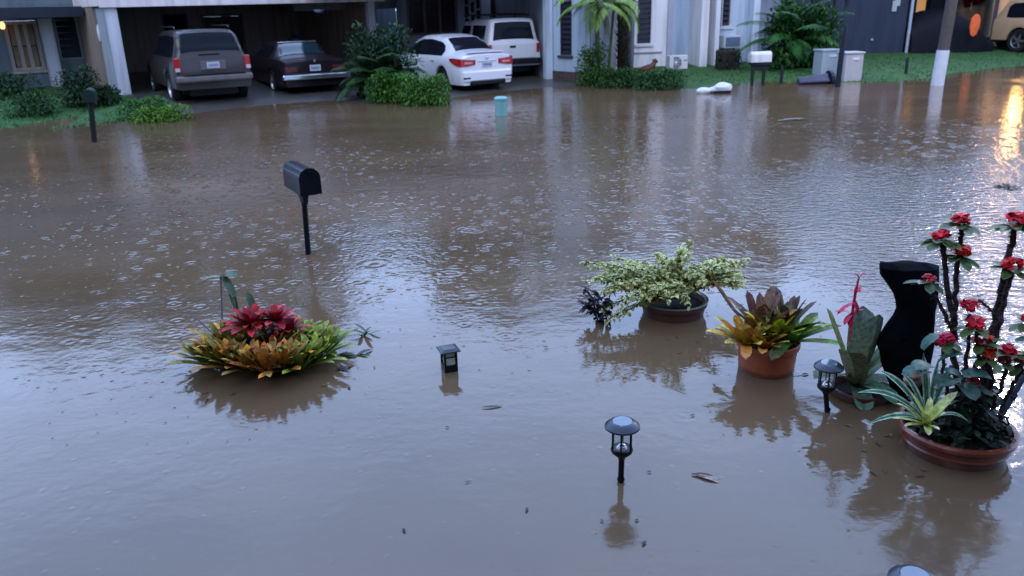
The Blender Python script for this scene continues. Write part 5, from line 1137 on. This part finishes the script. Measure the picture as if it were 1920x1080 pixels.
def stem(pts, rad, dy=0.0):
    rad *= .8
    P = [W(x, y, Y0 + dy) for x, y in pts]; Q = []
    for i in range(len(P) - 1):
        for k in range(6): Q.append(P[i].lerp(P[i + 1], k / 6))
    Q.append(P[-1]); Q = [q if i in (0, len(Q) - 1) else q + V3((r_.gauss(0, .0035), r_.gauss(0, .006), 0)) for i, q in enumerate(Q)]; m_ = len(Q); b = MB(B); b.tube(Q, [(rad * (1.15 - .4 * i / m_)) * (1 + .10 * (i % 2)) for i in range(m_)], 9)
    for i in range(m_ * 5):
        a = r_.random() * (m_ - 1.01); j = int(a); q = Q[j].lerp(Q[j + 1], a - j); dd = (Q[j + 1] - Q[j]).normalized(); o = V3((r_.gauss(0, 1), r_.gauss(0, 1), r_.gauss(0, 1))); o = (o - dd * o.dot(dd)).normalized()
        l = r_.uniform(.012, .022); s1 = dd * .0028; s2 = dd.cross(o) * .0028; q = q + o * rad * .8
        b.add([q + s1, q - s1 * .5 + s2, q - s1 * .5 - s2, q + o * l], [(0, 1, 3), (1, 2, 3), (2, 0, 3)])
    b.build('thorny_stem', thn, root)
stem([(1800, 812), (1796, 740), (1790, 660), (1786, 600), (1777, 540), (1768, 470), (1765, 452)], .017)
stem([(1790, 640), (1788, 590), (1794, 520), (1800, 470), (1803, 425)], .015, .02)
stem([(1786, 620), (1770, 585), (1752, 555), (1744, 530)], .010, -.03)
stem([(1835, 812), (1842, 730), (1850, 660), (1866, 600), (1880, 530), (1893, 470), (1902, 428)], .020, .03)
stem([(1846, 812), (1856, 690), (1868, 620), (1884, 560), (1897, 510)], .018, -.02)
stem([(1790, 812), (1806, 720), (1816, 650), (1818, 590)], .012, -.05); stem([(1820, 812), (1826, 730), (1832, 660), (1832, 620)], .012, -.07)
stem([(1780, 812), (1776, 740), (1768, 690), (1768, 650)], .010, -.06); stem([(1850, 800), (1868, 740), (1884, 700), (1892, 670)], .012, -.04)
stem([(1866, 800), (1890, 740), (1910, 700), (1918, 680)], .012, -.02); stem([(1822, 720), (1850, 690), (1848, 665)], .010, -.06); stem([(1930, 640), (1932, 520), (1934, 440), (1936, 410)], .016, .05)
stem([(1820, 572), (1840, 565), (1862, 585)], .006, .02)
def bloom(px, py, s, dy=0.0, col=(.42, .012, .020), leaves=0, lc=(.05, .09, .025)):
    s *= 1.0; col = (min(.8, col[0] * 1.5), col[1] * 1.3, col[2] * 1.8)
    c = W(px, py, Y0 + dy); f = MB(B)
    for k in range(int(26)):
        u = r_.uniform(-.35, 1); a = r_.uniform(0, 2 * pi); v = V3((sqrt(1 - u * u) * cos(a), sqrt(1 - u * u) * sin(a), u)); q = c + v * s * .55
        side = v.cross(V3((r_.gauss(0, 1), r_.gauss(0, 1), r_.gauss(0, 1)))).normalized()
        f.leaf(q - side * s * .3, (side + v * .5), s * .85, s * .75, .7, .08, 4, jit(col, .35, r_), jit(mixc(col, (.75, .05, .05), .3), .25, r_), tip=.45, w0=.7)
    f.build('bloom', LEAF, root)
    if leaves:
        f = MB(B)
        for k in range(leaves):
            a = 2 * pi * k / leaves + r_.uniform(-.2, .2); el = r_.uniform(-.25, .45); f.leaf(c - V3((0, 0, s * .7)), V3((cos(a) * cos(el), sin(a) * cos(el), sin(el))), r_.uniform(.08, .115), .046, .35, .12, 6, jit(lc, .25, r_), jit(mixc(lc, (.13, .15, .04), .5), .2, r_), tip=.6, w0=.35)
        f.build('leaf_whorl', WAXY, root, True)
for a in ((1801, 411, .042, .02, (.50, .012, .02), 12), (1765, 441, .040, 0, (.45, .014, .02), 12), (1802, 470, .044, 0, (.52, .03, .02), 8), (1742, 522, .030, -.03, (.30, .018, .02), 7, (.06, .09, .06)), (1903, 412, .050, .03, (.42, .014, .02), 13), (1899, 494, .046, -.02, (.45, .02, .02), 10),
          (1819, 573, .046, -.05, (.40, .008, .022), 0), (1829, 604, .044, -.08, (.45, .01, .02), 5), (1842, 634, .044, -.07, (.48, .014, .018), 6), (1762, 641, .032, -.06, (.36, .01, .04), 0), (1776, 634, .036, -.06, (.40, .01, .04), 6), (1849, 660, .042, -.06, (.46, .05, .012), 5), (1890, 655, .040, -.04, (.42, .01, .025), 7), (1882, 672, .034, -.04, (.42, .06, .015), 4),
          (1825, 716, .034, -.08, (.40, .01, .02), 5, (.03, .07, .05)), (1918, 672, .042, -.02, (.44, .01, .02), 5), (1936, 400, .048, .05, (.45, .01, .02), 9), (1930, 600, .04, .05, (.4, .01, .02), 8)): bloom(*a)
f = MB(B)       # loose bluish green lobed leaves low on the plant
for px, py, dy, l, w_, d in ((1750, 688, -.12, .12, .10, (-.7, -.2, .5)), (1760, 680, -.1, .12, .10, (.3, -.2, .8)), (1730, 690, -.12, .10, .08, (-1, 0, .1)), (1770, 695, -.1, .11, .09, (.8, -.3, .1)), (1792, 712, -.14, .13, .11, (-.6, -.3, .4)), (1806, 705, -.12, .13, .11, (.7, -.2, .45)), (1800, 720, -.14, .11, .10, (.2, -.6, .1)), (1845, 610, -.04, .12, .07, (.4, -.2, -.7)), (1870, 640, -.03, .10, .06, (-.5, -.2, .4)), (1730, 655, -.1, .10, .07, (.2, 0, .9)), (1860, 700, -.03, .09, .06, (.7, 0, .3)), (1905, 640, -.02, .09, .06, (.6, -.1, .4)), (1898, 700, .0, .08, .05, (-.5, .1, .6))):
    f.leaf(W(px, py, Y0 + dy), V3(d), l, w_, 1.0, .1, 7, jit((.030, .085, .060), .2, r_), jit((.05, .11, .08), .2, r_), tip=.55, w0=.5)
for k in range(330):
    px, py = r_.gauss(1818, 34), r_.gauss(766, 30); f.leaf(W(min(px, 1868), min(py, 812), Y0 + r_.uniform(-.14, .1)), V3((r_.gauss(0, 1), r_.gauss(0, 1), r_.gauss(.2, .7))), r_.uniform(.04, .07), .03, .6, .12, 4, jit((.012, .022, .012), .5, r_), tip=.5)
f.build('foliage', WAXY, root, True)
f = MB(B)
for k in range(420):
    a = r_.uniform(0, 6.28); q = r_.uniform(.02, .235); p = V3((B.x + cos(a) * q, B.y + sin(a) * q, zp - .03 + abs(r_.gauss(0, .05)))); f.leaf(p, V3((r_.gauss(0, 1), r_.gauss(0, 1), r_.gauss(.6, .6))), r_.uniform(.04, .075), .028, .7, .12, 4, jit((.010, .020, .010), .5, r_), jit((.02, .035, .015), .5, r_), tip=.5)
f.build('ground_leaves', MATTE, root, True)
# striped spider plant and pale bromeliad in the same bowl's front edge
S0 = W(1738, 792, Y0 - .12)
ST, SE = (.045, .14, .085), (.40, .52, .36)
f = MB(B)
for tx, ty, dy, w_, arc in ((1608, 736, -.05, .036, .10), (1648, 694, .02, .042, .06), (1626, 797, -.22, .026, .07), (1650, 788, -.16, .024, .06), (1731, 662, .02, .040, .02), (1770, 700, .05, .032, .04), (1812, 738, -.10, .020, .07), (1800, 752, -.12, .018, .05), (1815, 790, -.22, .020, .07), (1760, 672, .06, .030, .02), (1788, 690, .03, .024, .05), (1690, 700, .03, .03, .06)):
    tp = W(tx, ty, Y0 + dy); mid = (S0 + tp) / 2 + V3((0, 0, arc + .02)); n = 14; Q = [S0 * (1 - t) ** 2 + mid * 2 * t * (1 - t) + tp * t * t for t in [i / n for i in range(n + 1)]]; vs = []; cc = []
    for i, q in enumerate(Q):
        dd = (Q[min(i + 1, n)] - Q[max(i - 1, 0)]).normalized(); sd = dd.cross(V3((0, -.45, 1))).normalized(); ww = w_ * sin(min(1, .35 + i / n) * pi / 2) * (1 if i < n * .6 else max(.05, 1 - ((i - n * .6) / (n * .4)) ** 1.6)) / 2; up = sd.cross(dd)
        for k, c_ in ((-1, SE), (-.55, SE), (-.5, ST), (0, (.06, .18, .11)), (.5, ST), (.55, SE), (1, SE)): vs.append(q + sd * ww * k + up * ww * .35 * abs(k)); cc.append(c_)
    f.add(vs, [(i * 7 + k, i * 7 + k + 1, (i + 1) * 7 + k + 1, (i + 1) * 7 + k) for i in range(n) for k in range(6)], cc)
f.build('striped_leaves', WAXY, root, True)
S0 = W(1738, 794, Y0 - .235); f = MB(B); PB, PT_ = (.52, .56, .12), (.80, .78, .45)
for tx, ty, dy, w_ in ((1716, 733, -.02, .045), (1788, 733, .02, .048), (1690, 752, -.10, .040), (1745, 745, .06, .030), (1700, 792, -.20, .024), (1735, 772, -.17, .034), (1770, 770, -.12, .034), (1760, 800, -.24, .022), (1680, 778, -.16, .024), (1742, 810, -.22, .03)):
    tp = W(tx, ty, Y0 + dy * .4 - .22); d = tp - S0; f.leaf(S0 + V3((0, 0, -.01)), d.normalized() + V3((0, 0, .10)), d.length * 1.1, w_ * 1.15, .25, .22, 8, jit(PB, .15, r_), jit(PT_, .15, r_), tip=.5, w0=.8)
f.build('pale_rosette', WAXY, root, True)
b = MB(B); q = W(1712, 702, Y0 + .05)
for dx, dz, s in ((0, 0, .04), (.02, -.035, .035), (-.015, -.03, .03)):
    b.lathe(q + V3((dx, 0, dz)), [(0, s), (s * .6, s * .8), (s, 0), (s * .6, -s * .8), (0, -s)], 10)
b.build('faded_bloom', mat('faded_tan_petals', (.33, .20, .14), .7, var=.4, scale=30, bump=.5), root, True)
b = MB(B); rc = W(1874, 800, Y0 - .02); b.tube([rc + V3((cos(a) * .045, 0, sin(a) * .06)) for a in [2 * pi * k / 20 for k in range(21)]], .005, 6); b.build('wire_ring', blk, root, True)
# dark hose end sloping out of the bowl
hA, hB = W(1858, 812, Y0 - .05), W(1926, 695, Y0 + .15); b = MB(hA); b.tube([hA, hA.lerp(hB, .5), hB], [.016, .016, .014], 10); b.tube([hA.lerp(hB, .55), hA.lerp(hB, .62)], .021, 10)
tag(mk('garden_pipe', b, mat('dark_navy_post', (.015, .02, .035), .35)), 'dark plastic pipe slanting out of the brown bowl toward the right edge', 'pipe')

# things afloat
r_ = random.Random(90)
def float_leaf(px, py, L_, w_, a, col, label, curl=.3, name='floating_leaf', cat='leaf', group=None):
    B = G(px, py); f = MB(B); f.leaf(B + V3((-cos(a) * L_ / 2, -sin(a) * L_ / 2, .006)), V3((cos(a), sin(a), .10)), L_, w_, curl, .12, 8, col, jit(col, .3, r_), tip=.4, w0=.3)
    return tag(f.build(name, MATTE, None, True), label, cat, group)
float_leaf(1342, 901, .19, .040, -.45, (.34, .24, .20), 'curled tan dead leaf floating right of the nearest solar light', .5)
float_leaf(1322, 893, .13, .035, -.2, (.10, .055, .04), 'dark brown dead leaf floating against the curled tan leaf', .4)
float_leaf(924, 764, .13, .022, .1, (.10, .075, .06), 'thin brown leaf floating below the square lantern')
float_leaf(1482, 702, .20, .010, .1, (.65, .55, .48), 'pale straw stalk floating beside the orange terracotta pot', .1, 'floating_stalk', 'stalk')
float_leaf(1510, 703, .05, .02, .3, (.02, .02, .03), 'tiny dark leaf at the end of the floating pale stalk')
for px, py in ((1214, 886), (982, 957), (840, 802), (752, 996), (1212, 1020), (875, 905), (748, 618), (1300, 780), (700, 690), (1130, 978), (1190, 977)):
    float_leaf(px + r_.uniform(-6, 6), py, r_.uniform(.02, .035), r_.uniform(.008, .014), r_.uniform(0, 3), jit((.05, .045, .05), .4, r_), 'tiny dark leaf fragment adrift on open water', .2, 'leaf_fragment', 'leaf', 'leaf fragments adrift')
for k in range(22):
    cx_, cy_ = r_.choice(((420, 735), (600, 715), (1250, 625), (1440, 722), (1560, 790), (1660, 800), (1700, 880), (1350, 640)))
    float_leaf(cx_ + r_.gauss(0, 45), cy_ + abs(r_.gauss(0, 16)), r_.uniform(.02, .06), r_.uniform(.008, .018), r_.uniform(0, 3), jit((.11, .075, .04), .5, r_), 'brown scrap of leaf litter floating beside the drowned planters', .3, 'litter_scrap', 'leaf', 'leaf litter beside the planters')
B = G(1889, 352); f = MB(B)
for k in range(30): a = r_.uniform(0, 6.28); f.leaf(B + V3((cos(a) * .08, sin(a) * .1, 0)) * r_.random(), V3((cos(a), sin(a), r_.uniform(.1, .9))), .10, .03, .7, .1, 4, jit((.03, .03, .028), .4, r_), tip=.4)
tag(f.build('floating_tuft', MATTE, None, True), 'small dark tuft of drifting weeds far out near the right edge', 'weeds')
float_leaf(1484, 226, .55, .10, .1, (.20, .20, .20), 'long pale frond drifting far out below the utility boxes', .1, 'drifting_frond', 'frond')
